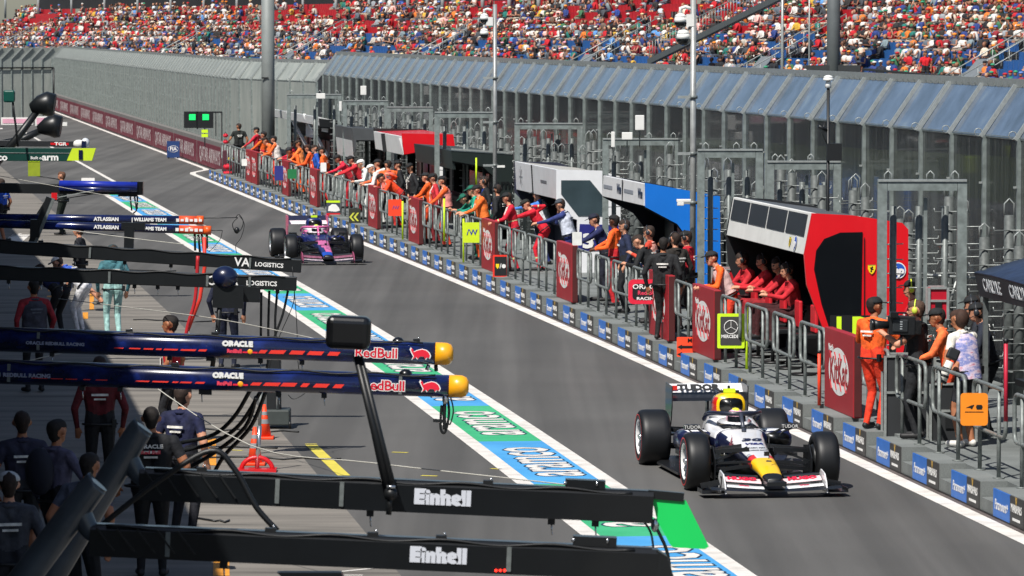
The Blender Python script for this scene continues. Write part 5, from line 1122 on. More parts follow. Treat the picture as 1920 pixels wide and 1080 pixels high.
for i in range(3):
    q=lx(tB,930+i*8,1067,YB); m=MB(); m.tube([(q.x,-.075,q.z),(q.x,-.085,q.z)],.008,M('ff2418',.4,0,0,1,emit=6),10); m.build('warning_light',tB)
m=MB(); a=lx(tB,1232,1030,YB); m.prism([(LB_-.01,hB/2),(LB_+.06,hB/2-.04),(LB_+.12,-hB/2),(LB_-.01,-hB/2)],.14,BB,Matrix(((1,0,0,0),(0,0,-1,.07),(0,1,0,0),(0,0,0,1)))); m.build('tip_block',tB)
m=MB(); m.loft([[lx(tB,520,1072,YB)+Vector((0,-.05,0)),lx(tB,640,1072,YB)+Vector((0,-.05,0)),lx(tB,640,1072,YB)+Vector((0,.05,0)),lx(tB,520,1072,YB)+Vector((0,.05,0))],[lx(tB,560,1110,YB)+Vector((0,-.05,0)),lx(tB,660,1110,YB)+Vector((0,-.05,0)),lx(tB,660,1110,YB)+Vector((0,.05,0)),lx(tB,560,1110,YB)+Vector((0,.05,0))]],BB,smooth=False); m.build('brace',tB)
hang(tA,curve([(190,985),(300,900),(395,845),(440,880),(480,950),(520,995)]),31.5,.022,BLACK,'hose')
# signal housing above boom A
m=MB(); 
m.tube([lx(tA,731,935,YA-.12),lx(tA,700,800,YA-.1),lx(tA,668,668,YA-.08)],[.034,.026,.022],BLACK,8); m.tube([lx(tA,740,932,YA-.12),lx(tA,716,830,YA-.1),lx(tA,676,668,YA-.08)],[.03,.022,.018],BLACK,8); m.build('stalk',tA)
a=lx(tA,613,590,YA-.1);b=lx(tA,694,656,YA-.1); m=MB(); m.box(((a.x+b.x)/2,a.y,(a.z+b.z)/2),(b.x-a.x,.2,a.z-b.z),BLK2); o=m.build('signal_housing',tA,bevel=.05); o.modifiers[0].segments=4
m=MB(); q=lx(tA,733,925,YA-.15); m.ell(q,(.05,.06,.05),BLACK,10,6); m.tube([q+Vector((-.03,-.05,.05)),q+Vector((.03,-.05,.05))],.012,CHROME,8); m.tube([q,q+Vector((-.01,0,-.15))],.02,BLACK,8); m.build('pivot',tA)
# navy bull booms
NV2=ramp_mat('boom_navy',['0c1230','111a44','1b2f7a'],5,(.6,1,1),0,.22,.1,.02,coat=.5); YEC=M('f0a818',.35,0,.06,4,coat=.4); RB_=M('e0223a',.45,0,.05); RD2=M('e23428',.5,0,.05)
def bull_boom(label,pa,pb,Y,xs,bull,cap,Yd):
    t,Ln,s=boom(label,pa,pb,Y); r=21*s
    m=MB(); m.tube([(0,0,0),(Ln*.5,0,0),(Ln,0,0)],[r*1.12,r*1.06,r],NV2,24); m.build('tube',t)
    m=MB(); m.tube([(Ln-.02,0,0),(Ln+.10,0,0),(Ln+.14,0,0),(Ln+.165,0,0)],[r*1.02,r*1.0,r*.85,r*.5],YEC,24); m.tube([(Ln-.14,0,0),(Ln-.01,0,0)],[r*.6,r*1.015],YEC,24); m.build('end_cap',t)
    def X(x): return lx(t,x,pb[1],Y).x
    f=-r*1.03
    x0,x1=xs['rb']; bm_text(t,(X(x0)+X(x1))/2,-.01,f-.01,'RedBull',r*1.22,M('c8142c',.45),1.02,.003,0,outline=(WHITE,.007))
    x0=xs['or']; bm_text(t,X(x0),.04,f-.012,'ORACLE',r*.62,WHITE,1.15,.006); bm_text(t,X(x0)-.03,-.035,f-.012,'RedBull',r*.42,M('e04058',.45),1,.004); m=MB(); m.ell((X(x0+24),f-.006,-.035),(.028,.006,.026),YEC,10,6); m.prism([(X(x0+10),-.05),(X(x0+38),-.05),(X(x0+38),-.035),(X(x0+10),-.035)],.003,RB_,Matrix(((1,0,0,0),(0,0,-1,f-.004),(0,1,0,0),(0,0,0,1)))); m.build('emblem',t)
    m=MB()
    for (a,b) in xs['dash']:
        x=X(a)
        while x<X(b):
            l=random.uniform(.05,.16); m.prism([(x,-r*.42),(x+l,-r*.42),(x+l+.03,-r*.08),(x+.03,-r*.08)],.004,RD2,Matrix(((1,0,0,0),(0,0,-1,f+.004),(0,1,0,0),(0,0,0,1)))); x+=l+random.uniform(.02,.06)
    m.build('dash_stripe',t)
    bx=X(bull); k=r*.95
    po=[(-1.0,.75),(-.85,.55),(-.8,.2),(-.4,.45),(.1,.62),(.5,.5),(.8,.2),(.95,-.2),(.85,-.55),(.6,-.45),(.45,-.7),(.3,-.35),(-.1,-.35),(-.35,-.7),(-.5,-.45),(-.9,-.75),(-.75,-.35),(-.95,.1),(-1.1,.5)]
    m=MB(); m.prism([(bx+x*k*1.0,y*k*.8) for x,y in po],.004,WHITE,Matrix(((1,0,0,0),(0,0,-1,f-.002),(0,1,0,0),(0,0,0,1)))); m.prism([(bx+x*k*.88+.0,y*k*.68) for x,y in po],.006,RB_,Matrix(((1,0,0,0),(0,0,-1,f-.003),(0,1,0,0),(0,0,0,1)))); m.build('emblem',t)
    m=MB(); m.ell((X(Yd),0,r*.9),(.065,.065,.055),BLK2,14,6); m.build('dome',t)
    return t,Ln,r,X
YC=43.6; tC,LC,rC,XC=bull_boom('navy gantry tube with big Red Bull lettering and yellow cap, nearer one',(-30,696),(846,724),YC,dict(rb=(664,775),dash=((60,200),(255,375),(470,640)),**{'or':428}),808,0,760)
YD=47.8; tD,LD,rD,XD=bull_boom('navy gantry tube with Red Bull lettering and yellow cap, farther one',(-30,635),(820,663),YD,dict(rb=(652,760),dash=((215,390),(485,640)),**{'or':446}),790,0,746)
bm_text(tC,XC(45),-.02,-rC*1.1,'F1 REDBULL RACING',.05,M('8a90a8',.5),1.1,.002); bm_text(tD,XD(105),-.02,-rD*1.1,'ORACLE REDBULL RACING',.045,M('8a90a8',.5),1.1,.002)
for (t,Y,dx,dy) in ((tC,YC,0,0),(tD,YD,-25,-64)):
    if t is tC:
        for pts,r in ((((838,742),(842,770),(838,800),(832,812),(826,800),(828,760)),.014),(((835,742),(833,775),(834,805)),.02),(((845,745),(850,770),(844,795),(838,790)),.008)): hang(t,curve([(x+dx,y+dy) for x,y in pts]),Y,r,BLACK)
        m=MB(); m.ell(lx(t,835,748,Y)+Vector((0,-.03,0)),(.03,.03,.05),CHROME,8,6); m.bar(lx(t,812,788,Y),lx(t,832,790,Y),.03,.03,BLACK); m.build('coupling',t)
    else:
        m=MB(); m.tube([lx(t,804,684,Y),lx(t,800,694,Y)],.02,CHROME,8); m.tube([lx(t,817,684,Y),lx(t,818,696,Y)],.02,BLACK,8); m.build('coupling',t)
for (x,y0,Y,t) in ((388,735,YC,tC),(570,728,YC,tC),(562,668,YD,tD),(395,672,YD,tD)):
    q=lx(t,x,y0,Y); m=MB(); m.box((q.x,0,q.z+.01),(.09,.06,.07),BLACK); m.build('clamp_block',t)
def fittings(t,Ln,r,n,flat=False,seed=0):
    q=random.Random(seed); m=MB(); y=-r*(.9 if not flat else .0)-(.065 if flat else 0)
    for j in range(2):
        pts=[(x,y+.0+j*.02,(r if not flat else r)*(.55 if j else .95)+.012*math.sin(x*9+j*2)) for x in np.linspace(.1,Ln-.15,60)]; m.tube(pts,.010,BLACK,5)
    m.build('cable_run',t)
    for i in range(n):
        x=.15+(Ln-.3)*(i+q.uniform(.1,.9))/n; m=MB(); k=q.random()
        if k<.5: m.box((x,0,-r-.02),(.05,.05,.05),BLACK); m.tube([(x,0,-r-.03),(x+.01,-.01,-r-.12)],.006,CHROME,5)
        elif k<.8: m.box((x,-.02,r+.015),(.07,.06,.03),BLACK); m.tube([(x+.02,-.04,r+.03),(x+.02,-.04,r+.05)],.008,CHROME,6)
        else: m.box((x,y-.01,0),(.03,.02,r*1.6),STEELD)
        m.build('clip',t)
fittings(tC,LC,rC,9,seed=1); fittings(tD,LD,rD,9,seed=2)
# long black booms CEVA
def flat_boom(label,pa,pb,Y,hpx,mat,dep=.12):
    t,Ln,s=boom(label,pa,pb,Y); h=hpx*s
    m=MB(); m.loft([[(x,-dep/2,-h/2),(x,dep/2,-h/2),(x,dep/2,h/2),(x,-dep/2,h/2)] for x in (0,Ln)],mat,smooth=False); m.build('beam',t,bevel=.01); return t,Ln,h
DGR=M('16191b',.4,.1,.12,5)
YE=66; tE,LE,hE=flat_boom('long black gantry beam lettered CEVA LOGISTICS, farther of the pair',(-20,461),(565,499),YE,25,DGR); YF=61; tF,LF,hF=flat_boom('long black gantry beam lettered CEVA LOGISTICS, nearer of the pair',(-20,511),(556,532),YF,26,DGR)
for t,Y,x0,x1,y in ((tE,YE,440,536,497),(tF,YF,382,526,530)):
    a=lx(t,417 if t is tF else 454,y,Y); b=lx(t,491 if t is tF else 505,y,Y)
    bm_text(t,a.x,0,-.063,'CEVA' if t is tF else 'VA',.17,WHITE,1.0,.003); bm_text(t,b.x,-.012,-.063,'LOGISTICS',.085,WHITE,1.0,.002)
for pts in (((540,545),(530,590),(512,640),(500,690)),((520,545),(516,600),(518,655)),((505,545),(503,620),(505,650)),((552,545),(548,575),(520,640),(505,690)),((490,548),(489,640)),((548,500),(556,600),(560,690),(575,730),(552,748),(540,740))): hang(tF,curve(pts),YF+.1,.018 if pts[0][0]<548 else .006,BLACK)
m=MB(); q=lx(tF,422,520,YF-.4); m.ell(q,(.17,.15,.15),NAVY,16,10); m.box(q+Vector((.05,0,-.25)),(.4,.1,.3),DGR); m.build('signal_housing',tF)
hang(tF,[(415,545),(408,620),(398,690)],YF-.4,.035,BLACK,'stalk')
m=MB(); q=lx(tF,360,560,YF-.2); m.box(lx(tF,470,552,YF-.1),(.25,.12,.2),DGR); m.build('battery_box',tF)
hang(tE,[(383,405+40),(384,500),(375,560),(352,620)],YE+1,.03,M('d83a2c',.5),'air_hose'); hang(tE,curve([(371,480),(366,560),(350,620),(340,700)]),YE-.5,.028,M('b02028',.5),'air_hose')
m=MB(); m.tube([lx(tE,578-40,487,YE),lx(tE,540,482,YE)],.05,WC,10); m.build('beacon',tE)
fittings(tE,LE,hE/2,10,True,3); fittings(tF,LF,hF/2,10,True,4); fittings(tA,LA,hA/2,7,True,5); fittings(tB,LB_,hB/2,7,True,6)
# Williams booms
def wboom(label,pa,pb,Y,y):
    t,Ln,s=boom(label,pa,pb,Y); r=8*s; x=lx(t,336,pb[1],Y).x
    m=MB(); m.tube([(0,0,0),(x,0,0)],r,NV2,18); m.build('tube',t); m=MB(); m.tube([(x,0,0),(Ln-.12,0,0)],r*1.01,M('d8502c',.4,0,.06,coat=.3),18); m.tube([(Ln-.12,0,0),(Ln,0,0)],r*1.06,M('e0581e',.4,0,.06,coat=.3),18); m.build('end_sleeve',t)
    q=lx(t,200,pb[1],Y).x; bm_text(t,q,-.0,-r*1.03,'ATLASSIAN',r*1.15,WHITE,1,.004); q=lx(t,280,pb[1],Y).x; bm_text(t,q,0,-r*1.03,'| WILLIAMS TEAM',r*1.1,WHITE,.95,.004); q=lx(t,355,pb[1],Y).x; m=MB()
    for k in range(6): m.box((q-.2+k*.08,-r*1.04,0),(.055,.008,r*(.55 if k%2 else .75)),WHITE)
    m.build('marking',t)
    return t,Ln
YG=82; tG,LG=wboom('navy gantry tube with orange end lettered ATLASSIAN, farther of the pair',(-20,408),(382,413),YG,0); YH=78; tH,LH=wboom('navy gantry tube with orange end lettered ATLASSIAN, nearer of the pair',(-20,419),(396,432),YH,0)
for pts in (((365,438),(366,470)),((378,438),(382,470)),((388,438),(388,466)),((372,440),(375,475))): hang(tH,pts,YH,.022,BLACK)
hang(tG,((382,409),(446,408)),YG,.008,BLACK); hang(tG,curve(((446,408),(436,420),(442,436),(452,430),(456,415),(448,402),(442,408))),YG,.008,BLACK); hang(tG,curve(((448,404),(458,420),(452,445),(442,460),(444,475))),YG,.006,BLACK)
m=MB(); m.ell(lx(tG,444,432,YG),(.05,.05,.06),BLACK,8,6); m.build('coupling',tG); hang(tH,((396,432),(417,432)),YH,.007,BLACK); hang(tH,curve(((417,432),(412,450),(392,472))),YH,.006,BLACK)
m=MB(); q=lx(tH,240,440,YH-.3); m.box(lx(tH,242,452,YH-.2),(.16,.12,.5),DGR); m.box(lx(tH,250,424,YH-.2),(.4,.1,.12),DGR); m.build('control_box',tH)
m=MB(); m.bar(lx(tH,58,455,YH-.2),lx(tH,92,370,YH-.2),.07,.09,DGR); m.bar(lx(tH,66,455,YH-.2),lx(tH,100,372,YH-.2),.05,.06,STEELD); m.box(lx(tH,66,428,YH-.2),(.16,.14,.3),DGR); m.build('link_arm',tH)
# blue / black booms
YI=97; BL4=M('1c2f9c',.3,0,.12,6,coat=.4)
tI,LI,hI=flat_boom('black gantry beam with blue tip, above the orange tipped pair',(-20,352),(265,356),YI,19,DGR); m=MB(); a=lx(tI,112,349,YI);b=lx(tI,258,352,YI); m.tube([a+Vector((0,-.09,.05)),b+Vector((0,-.09,.05))],.075,BL4,12); m.tube([a+Vector((0,-.1,-.05)),b+Vector((0,-.1,-.04))],.06,NV2,12); m.build('tube',tI)
m=MB(); m.box(lx(tI,257,353,YI),(.25,.2,.28),BLK2); m.box(lx(tI,240,362,YI),(.4,.16,.14),BLK2); m.build('tip_block',tI); 
for pts in (((244,368),(247,395)),((252,366),(256,395),(250,400)),((258,368),(257,392))): hang(tI,pts,YI,.018,BLACK)
m=MB(); m.bar(lx(tI,92,372,YI-.3),lx(tI,62,420,YI-.3),.08,.1,DGR); m.bar(lx(tI,98,372,YI-.3),lx(tI,176,357,YI-.3),.02,.02,STEEL); m.bar(lx(tI,100,376,YI-.3),lx(tI,185,362,YI-.3),.02,.02,BLACK); m.box(lx(tI,102,368,YI-.3),(.12,.1,.14),REDP); m.build('link_arm',tI)
hang(tI,curve(((75,410),(100,408),(150,405),(228,404),(229,414))),YI-5,.014,BLACK)
# green boom
YJ=118; GRN=M('0b3a33',.4,0,.08,4,coat=.3); tJ,LJ,hJ=flat_boom('dark green gantry beam with lime tip lettered Built on arm',(-20,289),(135,290),YJ,25,GRN)
m=MB(); q=[lx(tJ,x,y,YJ) for x,y in ((136,278),(180,278),(173,301),(126,301))]; m.prism([(p.x,p.z) for p in q],.2,M('c3dc2a',.45,0,.05,3),Matrix(((1,0,0,0),(0,0,-1,.1),(0,1,0,0),(0,0,0,1)))); m.build('tip_panel',tJ); m=MB(); q=lx(tJ,152,290,YJ); m.box((q.x,-.11,q.z),(.1,.04,.24),NAVY); m.build('camera_unit',tJ)
m=MB(); m.box((LJ/2,-.07,.04),(LJ,.01,.012),STEEL); m.build('trim_line',tJ); q=lx(tJ,95,295,YJ); bm_text(tJ,q.x,q.z,-.075,'arm',.24,WHITE,1.1,.008); q=lx(tJ,70,296,YJ); bm_text(tJ,q.x,q.z,-.075,'Built on',.10,WHITE,1.05,.002); q=lx(tJ,5,295,YJ); bm_text(tJ,q.x,q.z,-.075,'co',.24,WHITE,1.1,.008)
hang(tJ,((34,275),(30,240),(26,210),(24,190)),YJ-.5,.03,BLACK,'stalk'); a=lx(tJ,7,169,YJ-.5);b=lx(tJ,28,192,YJ-.5); m=MB(); m.box(((a.x+b.x)/2,a.y,(a.z+b.z)/2),(b.x-a.x,.2,a.z-b.z),M('0e4a40',.35,0,.06,coat=.4)); m.build('signal_housing',tJ,bevel=.04)
YK=128; tK,LK,hK=flat_boom('dark grey gantry beam with red marks and white tip lettered TGR',(-20,268),(138,270),YK,11,M('26282b',.4)); m=MB(); m.box((LK-.38,-.065,0),(.5,.012,.06),REDP); m.build('marking',tK); q=lx(tK,114,270,YK); bm_text(tK,q.x,q.z,-.075,'TGR',.13,WHITE,1.3,.004)
m=MB(); m.ell(lx(tK,148,270,YK),(.17,.12,.12),WC,12,8); m.ell(lx(tK,160,268,YK),(.12,.14,.14),M('c9cdd2',.3),12,8); m.box(lx(tK,158,271,YK)+Vector((0,-.1,0)),(.12,.12,.2),NAVY); m.build('tip_unit',tK)
def lamp_arm(label,pts,c,Y,rw):
    q=P(*c,Y); t=thing('boom_lamp',label,'lamp arm',Matrix.Translation(q)); m=MB(); m.tube([P(*p,Y)-q for p in pts],[.13,.11,.09][:len(pts)],DGR,8); m.build('arm',t)
    m=MB(); m.tube([Vector((-rw*1.2,0,-.08)),Vector((-rw*.4,0,0)),Vector((rw*.3,0,.03)),Vector((rw,0,.0))],[.12,.26,.34,.3],DGR,12); m.build('hood',t); return t
lamp_arm('thick diagonal black arm with a grey hood at upper left',((-20,320),(30,262),(72,205)),(82,197),126,.3)
lamp_arm('lower black arm with a rounded hood beside the white boards',((-20,256+20),(40,262),(80,243)),(95,238),132,.3)
for (x0,y0,x1,y1,l) in ((2,220,62,234,'white framed pink board at the far left, nearer one'),(66,218,92,236,'white framed pink board behind the round hood'),(100,229,126,236,'small plain white board right of the round hood')):
    Y=150; A=P(x0,y0,Y);B_=P(x1,y1,Y); t=thing('advert_board',l,'board',Matrix.Translation((A+B_)/2)); w_=B_.x-A.x;h=A.z-B_.z; m=MB(); m.box((0,0,0),(w_,.06,h),WC); m.build('frame',t)
    if x0<90: m=MB(); m.box((0,-.035,0),(w_-.1,.01,h-.1),M('d8a0b4',.5,0,.1)); m.build('face',t)
# ---------------------------------------------------------------- boxes on the ground in front of the garages
def cone(label,x,yb,yt):
    q=G(x,yb); h=(yb-yt)*q.y/F; t=thing('traffic_cone',label,'traffic cone',Matrix.Translation(q)); OC=M('f0481e',.5,0,.06,6)
    m=MB(); m.box((0,0,.02),(h*.55,h*.55,.04),OC); m.build('base',t,bevel=.01); m=MB(); m.tube([(0,0,.03),(0,0,h)],[h*.2,h*.045],OC,20); b=m.build('cone',t)
    m=MB()
    for z0,z1 in ((.45,.58),(.7,.8)): m.tube([(0,0,h*z0),(0,0,h*z1)],[h*(.2-.155*z0)+.004,h*(.2-.155*z1)+.004],M('8a8f93',.4),20,caps=False)
    m.build('band',b)
cone('tall striped orange cone, right one of the pair by the steel stand',496,823,758); cone('tall striped orange cone, left one of the pair by the steel stand',478,872,800)
q=G(482,884); t=thing('tool_stand','upright steel pole on a red hooped base beside the cones','stand',Matrix.Translation(q)); H=(884-712)*q.y/F
m=MB(); m.tube([(0,0,.05),(.035,0,H*.5)],.03,CHROME,10); m.tube([(.035,0,H*.5),(.06,0,H)],.022,STEEL,10); m.tube([(.06,0,H-.02),(.06,0,H+.05)],.035,CHROME,10); m.build('pole',t)
m=MB(); m.tube([(.2*math.cos(R(a)),.0,.02+.16*math.sin(R(a))) for a in range(0,181,15)],.03,REDP,8); m.box((0,0,.02),(.5,.3,.04),REDP); m.build('base_hoop',t)
q=G(520,803); t=thing('tyre_trolley','dark equipment trolley with small wheels under the hanging hoses','trolley',Matrix.Translation(q)); m=MB(); m.box((0,.1,.16),(.36,.5,.22),M('3a4140',.6)); m.box((-.05,.1,.62),(.2,.22,.8),M('1c1f22',.5)); m.build('body',t,bevel=.02); m=MB()
for x in (-.15,.17): m.tube([(x,-.1,.06),(x+.03,-.1,.06)],.06,BLACK,12)
m.build('wheel',t); m=MB(); m.tube([(.0,-.1,.27),(0,-.1,.62)],.012,CHROME,6); m.build('handle',t)
t=thing('air_hose_bundle','bundle of black air hoses sweeping down to the apron beside the crew','hose',Matrix.Translation(G(345,860))); o=t.location
for pts in (((470,730),(440,780),(400,815),(340,830)),((488,735),(450,795),(400,830),(330,848)),((480,745),(460,800),(400,850),(330,890)),((498,735),(470,800),(420,855),(395,900))):
    m=MB(); n_=len(curve(pts)); m.tube([P(x,y,48+i*.05)-o for i,(x,y) in enumerate(curve(pts))],.022,BLACK,7); m.build('hose',t)
def cable(label,pts,Y0,Y1,r=.006,mat=None):
    c=curve(pts,5); n_=len(c); q=P(*c[0],Y0); t=thing('cable',label,'cable',Matrix.Translation(q)); m=MB(); m.tube([P(x,y,Y0+(Y1-Y0)*i/(n_-1))-q for i,(x,y) in enumerate(c)],r,mat or M('b9b8b0',.6),5); m.build('line',t)
cable('thin pale line stretched from the lower left past the tool stand to the band',((0,690),(160,655),(300,560+100)),58,58)
cable('thin pale string crossing from the cones to the black boom',((240,690),(470,835),(700,868),(1030,905),(1200,925)),50,40)
cable('thin pale string between the two black beams and the red hose',((110,560),(230,575),(420,600),(600,637)),70,55)
cable('thin pale string above the upper black beam',((120,430),(250,447),(345,458)),72,70)
cable('thin pale wire beside the blue tipped beam',((0,330),(120,352),(260,380),(390,425)),95,84)
rg=random.Random(8)
for i,(x0,x1,y) in enumerate(((330,560,806),(300,520,838),(350,640,858),(250,430,600),(100,300,478),(60,240,520),(330,470,940),(220,380,645),(0,160,410),(150,330,505),(300,500,700),(360,430,975))):  # cables added to give the apron thin shadow-like lines
    pts=[G(x0+(x1-x0)*k/8,y+rg.uniform(-2,2)+(k*.6)) for k in range(9)]; t=thing('ground_cable','thin black cable lying across the apron, %s one counted from the garage end list'%ORD(i+1),'cable',Matrix.Translation(pts[0])); m=MB(); m.tube([p-pts[0]+Vector((0,0,.014)) for p in pts],.013,BLACK,6); m.build('line',t)
    t['label']='thin black cable lying on the apron %s'%('beside the steel stand and trolley','in front of the orange cones','crossing the yellow floor line','below the lower black beam','under the upper black beam at left','beside the striding man','between the two lettered black booms','above the navy tubes at left','left of the orange tipped tubes','by the orange floor bars','behind the nearer navy tube','at the bottom among the booms')[i]; t['group']='cables lying on the apron'
# ---------------------------------------------------------------- people in front of the garages, shaded ones in darkened cloth colours
def gp(label,x,Y,face,h=0,**k):
    q=P(x,500,Y); q.z=h; return person(label,q,face,**k)
gp('bearded man in a red team shirt and sunglasses looking left near the red hose',322,63,1.35,top='b81424',legs='1a1b20',hair='130d0b',skin='m',short=True,vox=.012,lh=(-.3,.1,.95))
gp('crew member in dark navy overalls with a pale belt behind the navy tubes',426,77,-.2,top='161c34',legs='161d33',skin='l',vox=.013)
gp('man in black shorts and dark shirt striding left across the apron',150,93,1.4,top='191b22',legs='17181c',shorts=True,short=True,skin='l',vox=.014,lf_=(-.1,.38,0),rf_=(.1,-.42,.12),hair='3a2a1f',lh=(-.25,.2,1.15))
gp('person in shiny mint trousers and a teal top beside the striding man',212,84,.3,top='3f6f78',legs='9cc4c0',skin='l',vox=.014,hair='33251c',cap='2c3a3e')
gp('person in a dark red shirt seen from behind between the navy tubes',186,55,.1,top='5c141c',legs='15161a',skin='m',hair='2a1c16',vox=.014)
gp('man in a red and white team shirt standing in shade at far left',64,72,.4,top='8f1f2a',legs='1a1b20',skin='m',hair='15100d',vox=.015,vest='3a3c48')  # white of the shirt painted dark for the garage shade
gp('crew member in black team shirt lettered ORACLE, back to the lens',282,47.5,0.05,top='101218',legs='0e1014',short=True,skin='m',hair='17110e',vox=.0105,build=1.15,lh=(-.36,.1,.95),rh=(.36,.12,.95))
pr_=[o for o in bpy.context.scene.objects if o.name.startswith('person') and o.type=='EMPTY'][-1]
for st_,z_,sz,cm in (('ORACLE',1.36,.055,WHITE),('Red Bull',1.30,.05,M('d83048',.5))): text(st_,sz,cm,Matrix(((1,0,0,0),(0,0,-1,-.158),(0,1,0,z_),(0,0,0,1))),pr_,.002,1.2,.002)
gp('crew member in navy team shirt with white sleeve marks beside the black shirted man',340,50.5,-.5,top='12183a',legs='10121c',short=True,skin='l',hair='2a1c16',vox=.011,build=1.05)
gp('woman in a white and pink top carrying a dark backpack in the shade',102,46,-.7,top='55536a',legs='101116',skin='m',hair='17110e',vox=.012,rh=(.25,.3,1.2))  # top colour darkened to carry the shade, the cloth itself is pale
bp_=[o for o in bpy.context.scene.objects if o.name.startswith('person') and o.type=='EMPTY'][-1]; m=MB(); m.ell((0,-.22,1.25),(.17,.12,.24),M('1c1e2c',.8,0,.2,8),12,8); m.build('backpack',bp_)
gp('person in grey shorts and patterned shirt standing at the left edge in shade',40,47,.2,top='2c2c40',legs='2c2d30',shorts=True,skin='m',short=True,vox=.013)
gp('person in a pale T-shirt with lanyard, head bent, low at left in shade',150,42.5,-.4,top='4a5060',legs='14161c',skin='m',hair='1a1310',short=True,vox=.012,lean=.25)  # shade put into the colour of the pale shirt
gp('person in white cap and grey top in the lower left corner',14,40.5,.2,top='3c3e46',legs='20222a',skin='l',cap='b8b8b8',vox=.013)
gp('crew member in black holding out a lime signal sleeve beside the green beam',118,128,1.3,top='141618',legs='16201a',skin='l',hair='5a3a28',vox=.018,short=True,lh=(-.35,.5,1.25),rh=(.2,.55,1.25))
q=P(64,316,127.5); t=thing('signal_board','lime square board held out on a pole at far left','sign board',Matrix.Translation(q)); m=MB(); m.box((0,0,0),(.33,.05,.42),M('8a9a1c',.6)); m.box((0,-.005,.22),(.33,.07,.05),LIME); m.build('board',t); m=MB(); m.tube([(.05,0,-.2),(.7,0,-.3)],.015,BLACK,6); m.build('pole',t)
gp('person in a blue shirt and dark shorts at the left edge by the lime board',4,122,1.0,top='1d4fb8',legs='17181c',shorts=True,short=True,skin='m',vox=.018)
gp('crew member in a white and blue bib crouching behind the upper black beam',150,86,1.2,top='3a5fc0',legs='e0e0e4',skin='l',cap='dcdce0',vox=.017,lean=.9,lf_=None)
gp('crew member in navy shirt crouched beside a wheel left of the blue bib',108,84,.8,top='1a2452',legs='14161c',skin='m',vox=.017,lean=1.0)
# ---------------------------------------------------------------- grandstand and crowd
GA=Vector((26.5,198,0)); GB_=Vector((-52,418,0)); gd=(GB_-GA).normalized(); gn=Vector((-gd.y*-1,gd.x*-1,0)); gn=Vector((gd.y,-gd.x,0)); GL=(GB_-GA).length
NR=12; RS=.80; RH=.42; H0=2.6
def GP(l,k,dz=0,dw=0): return GA+gd*l+gn*(k*RS+dw)+Vector((0,0,H0+k*RH+dz))
t=thing('grandstand','long grandstand with red upper and blue lower seats full of spectators','grandstand',Matrix.Translation(GA)); gi_=t.matrix_world.inverted()
CG=M('8b8d8c',.85,0,.1,2)
m=MB()
for k in range(NR):
    a=GP(-10,k)-GA;b=GP(GL,k)-GA; n_=gn*RS
    m.add([a,b,b+n_,a+n_],[(0,1,2,3)],CG); z=Vector((0,0,RH)); m.add([a,b,b-z,a-z],[(0,1,2,3)],CG)
m.build('terrace',t)
m=MB(); a=GP(-10,0)-GA-gn*.4;b=GP(GL,0)-GA-gn*.4; 
m.add([a+Vector((0,0,.55)),b+Vector((0,0,.55)),Vector((b.x,b.y,-.0)),Vector((a.x,a.y,-.0))],[(0,1,2,3)],M('22262a',.8,0,.5,.6)); m.build('front_wall',t)
m=MB(); a=GP(-10,NR)-GA;b=GP(GL,NR)-GA; m.add([a-gn*.0,b,b+Vector((0,0,6)),a+Vector((0,0,6))],[(3,2,1,0)],M('17191c',.9,0,.3,.5)); m.build('rear_wall',t)  # near-black colour stands for the shade under the roof
SR=M('ac1e28',.5,0,.1,3); SB_=M('2a5a94',.5,0,.1,3)
def seatmesh(mb,c,mat):
    f=frame(c,-gd,Vector((0,0,1)))   # z axis = (-gd) x z ; 
    mb.box((0,.42,0),(.44,.05,.40),mat,f); 
    zz=(-gd).cross(Vector((0,0,1)));  s_=1 if zz.dot(gn)>0 else -1
    mb.box((0,.62,.2*s_),(.44,.40,.05),mat,f)
PITCH_=.55; ns=int((GL+6)/PITCH_); rnd=random.Random(3); stairs=[18,44,70,100,128,160,190,215]
def vomit(l,k): return any(abs(l-s)<1.0 for s in stairs)
cells=[]
for k in range(NR-1):
    for i in range(ns):
        l=-5+i*PITCH_
        if vomit(l,k): continue
        cells.append((l,k))
def vis(l,k):
    q=GP(l,k,.8); x=960+F*q.x/q.y; y=60+(CH-q.z)*F/q.y; return -20<x<1940 and -35<y<190, x,y
near=[];occ=[];emp=[]
def dens(l,k):
    n1=math.sin(l*.17+k*.9)+math.sin(l*.41+1.7*k)+math.sin(l*.083-k*.5); v=.86 if l<95 else .80
    if n1>.95: v-=.6
    if k>=7 and l>60: v-=.28+(.22 if n1>0 else 0)
    if k<=4 and n1<-.9: v-=.55
    return max(v,.12)
for l,k in cells:
    ok,x,y=vis(l,k)
    if not ok: continue
    (occ if rnd.random()<dens(l,k) else emp).append((l,k))
# seats: nearest hundred as parts, the rest one part
def smat(l,k): return SR if k>=6 else SB_
emp.sort(); sm=MB(); sp=[]
pr0={}
for i,(l,k) in enumerate(emp):
    c=GP(l,k,0,RS*.45)-GA
    if i<100:
        mt=smat(l,k)
        if mt not in pr0:
            mb=MB(); seatmesh(mb,Vector((0,0,0)),mt); o=mb.build('seat',t); pr0[mt]=o; o.location=c
        else: o=pr0[mt].copy(); COL.objects.link(o); o.parent=t; o.location=c
    else: seatmesh(sm,c,smat(l,k))
for i,(l,k) in enumerate(occ):
    if i%1==0: 
        c=GP(l,k,0,RS*.45)-GA; f=frame(c,-gd,Vector((0,0,1))); s_=1 if ((-gd).cross(Vector((0,0,1)))).dot(gn)>0 else -1; sm.box((0,.62,.24*s_),(.44,.40,.04),smat(l,k),f)
o=sm.build('seat_rows',t); o['kind']='stuff'
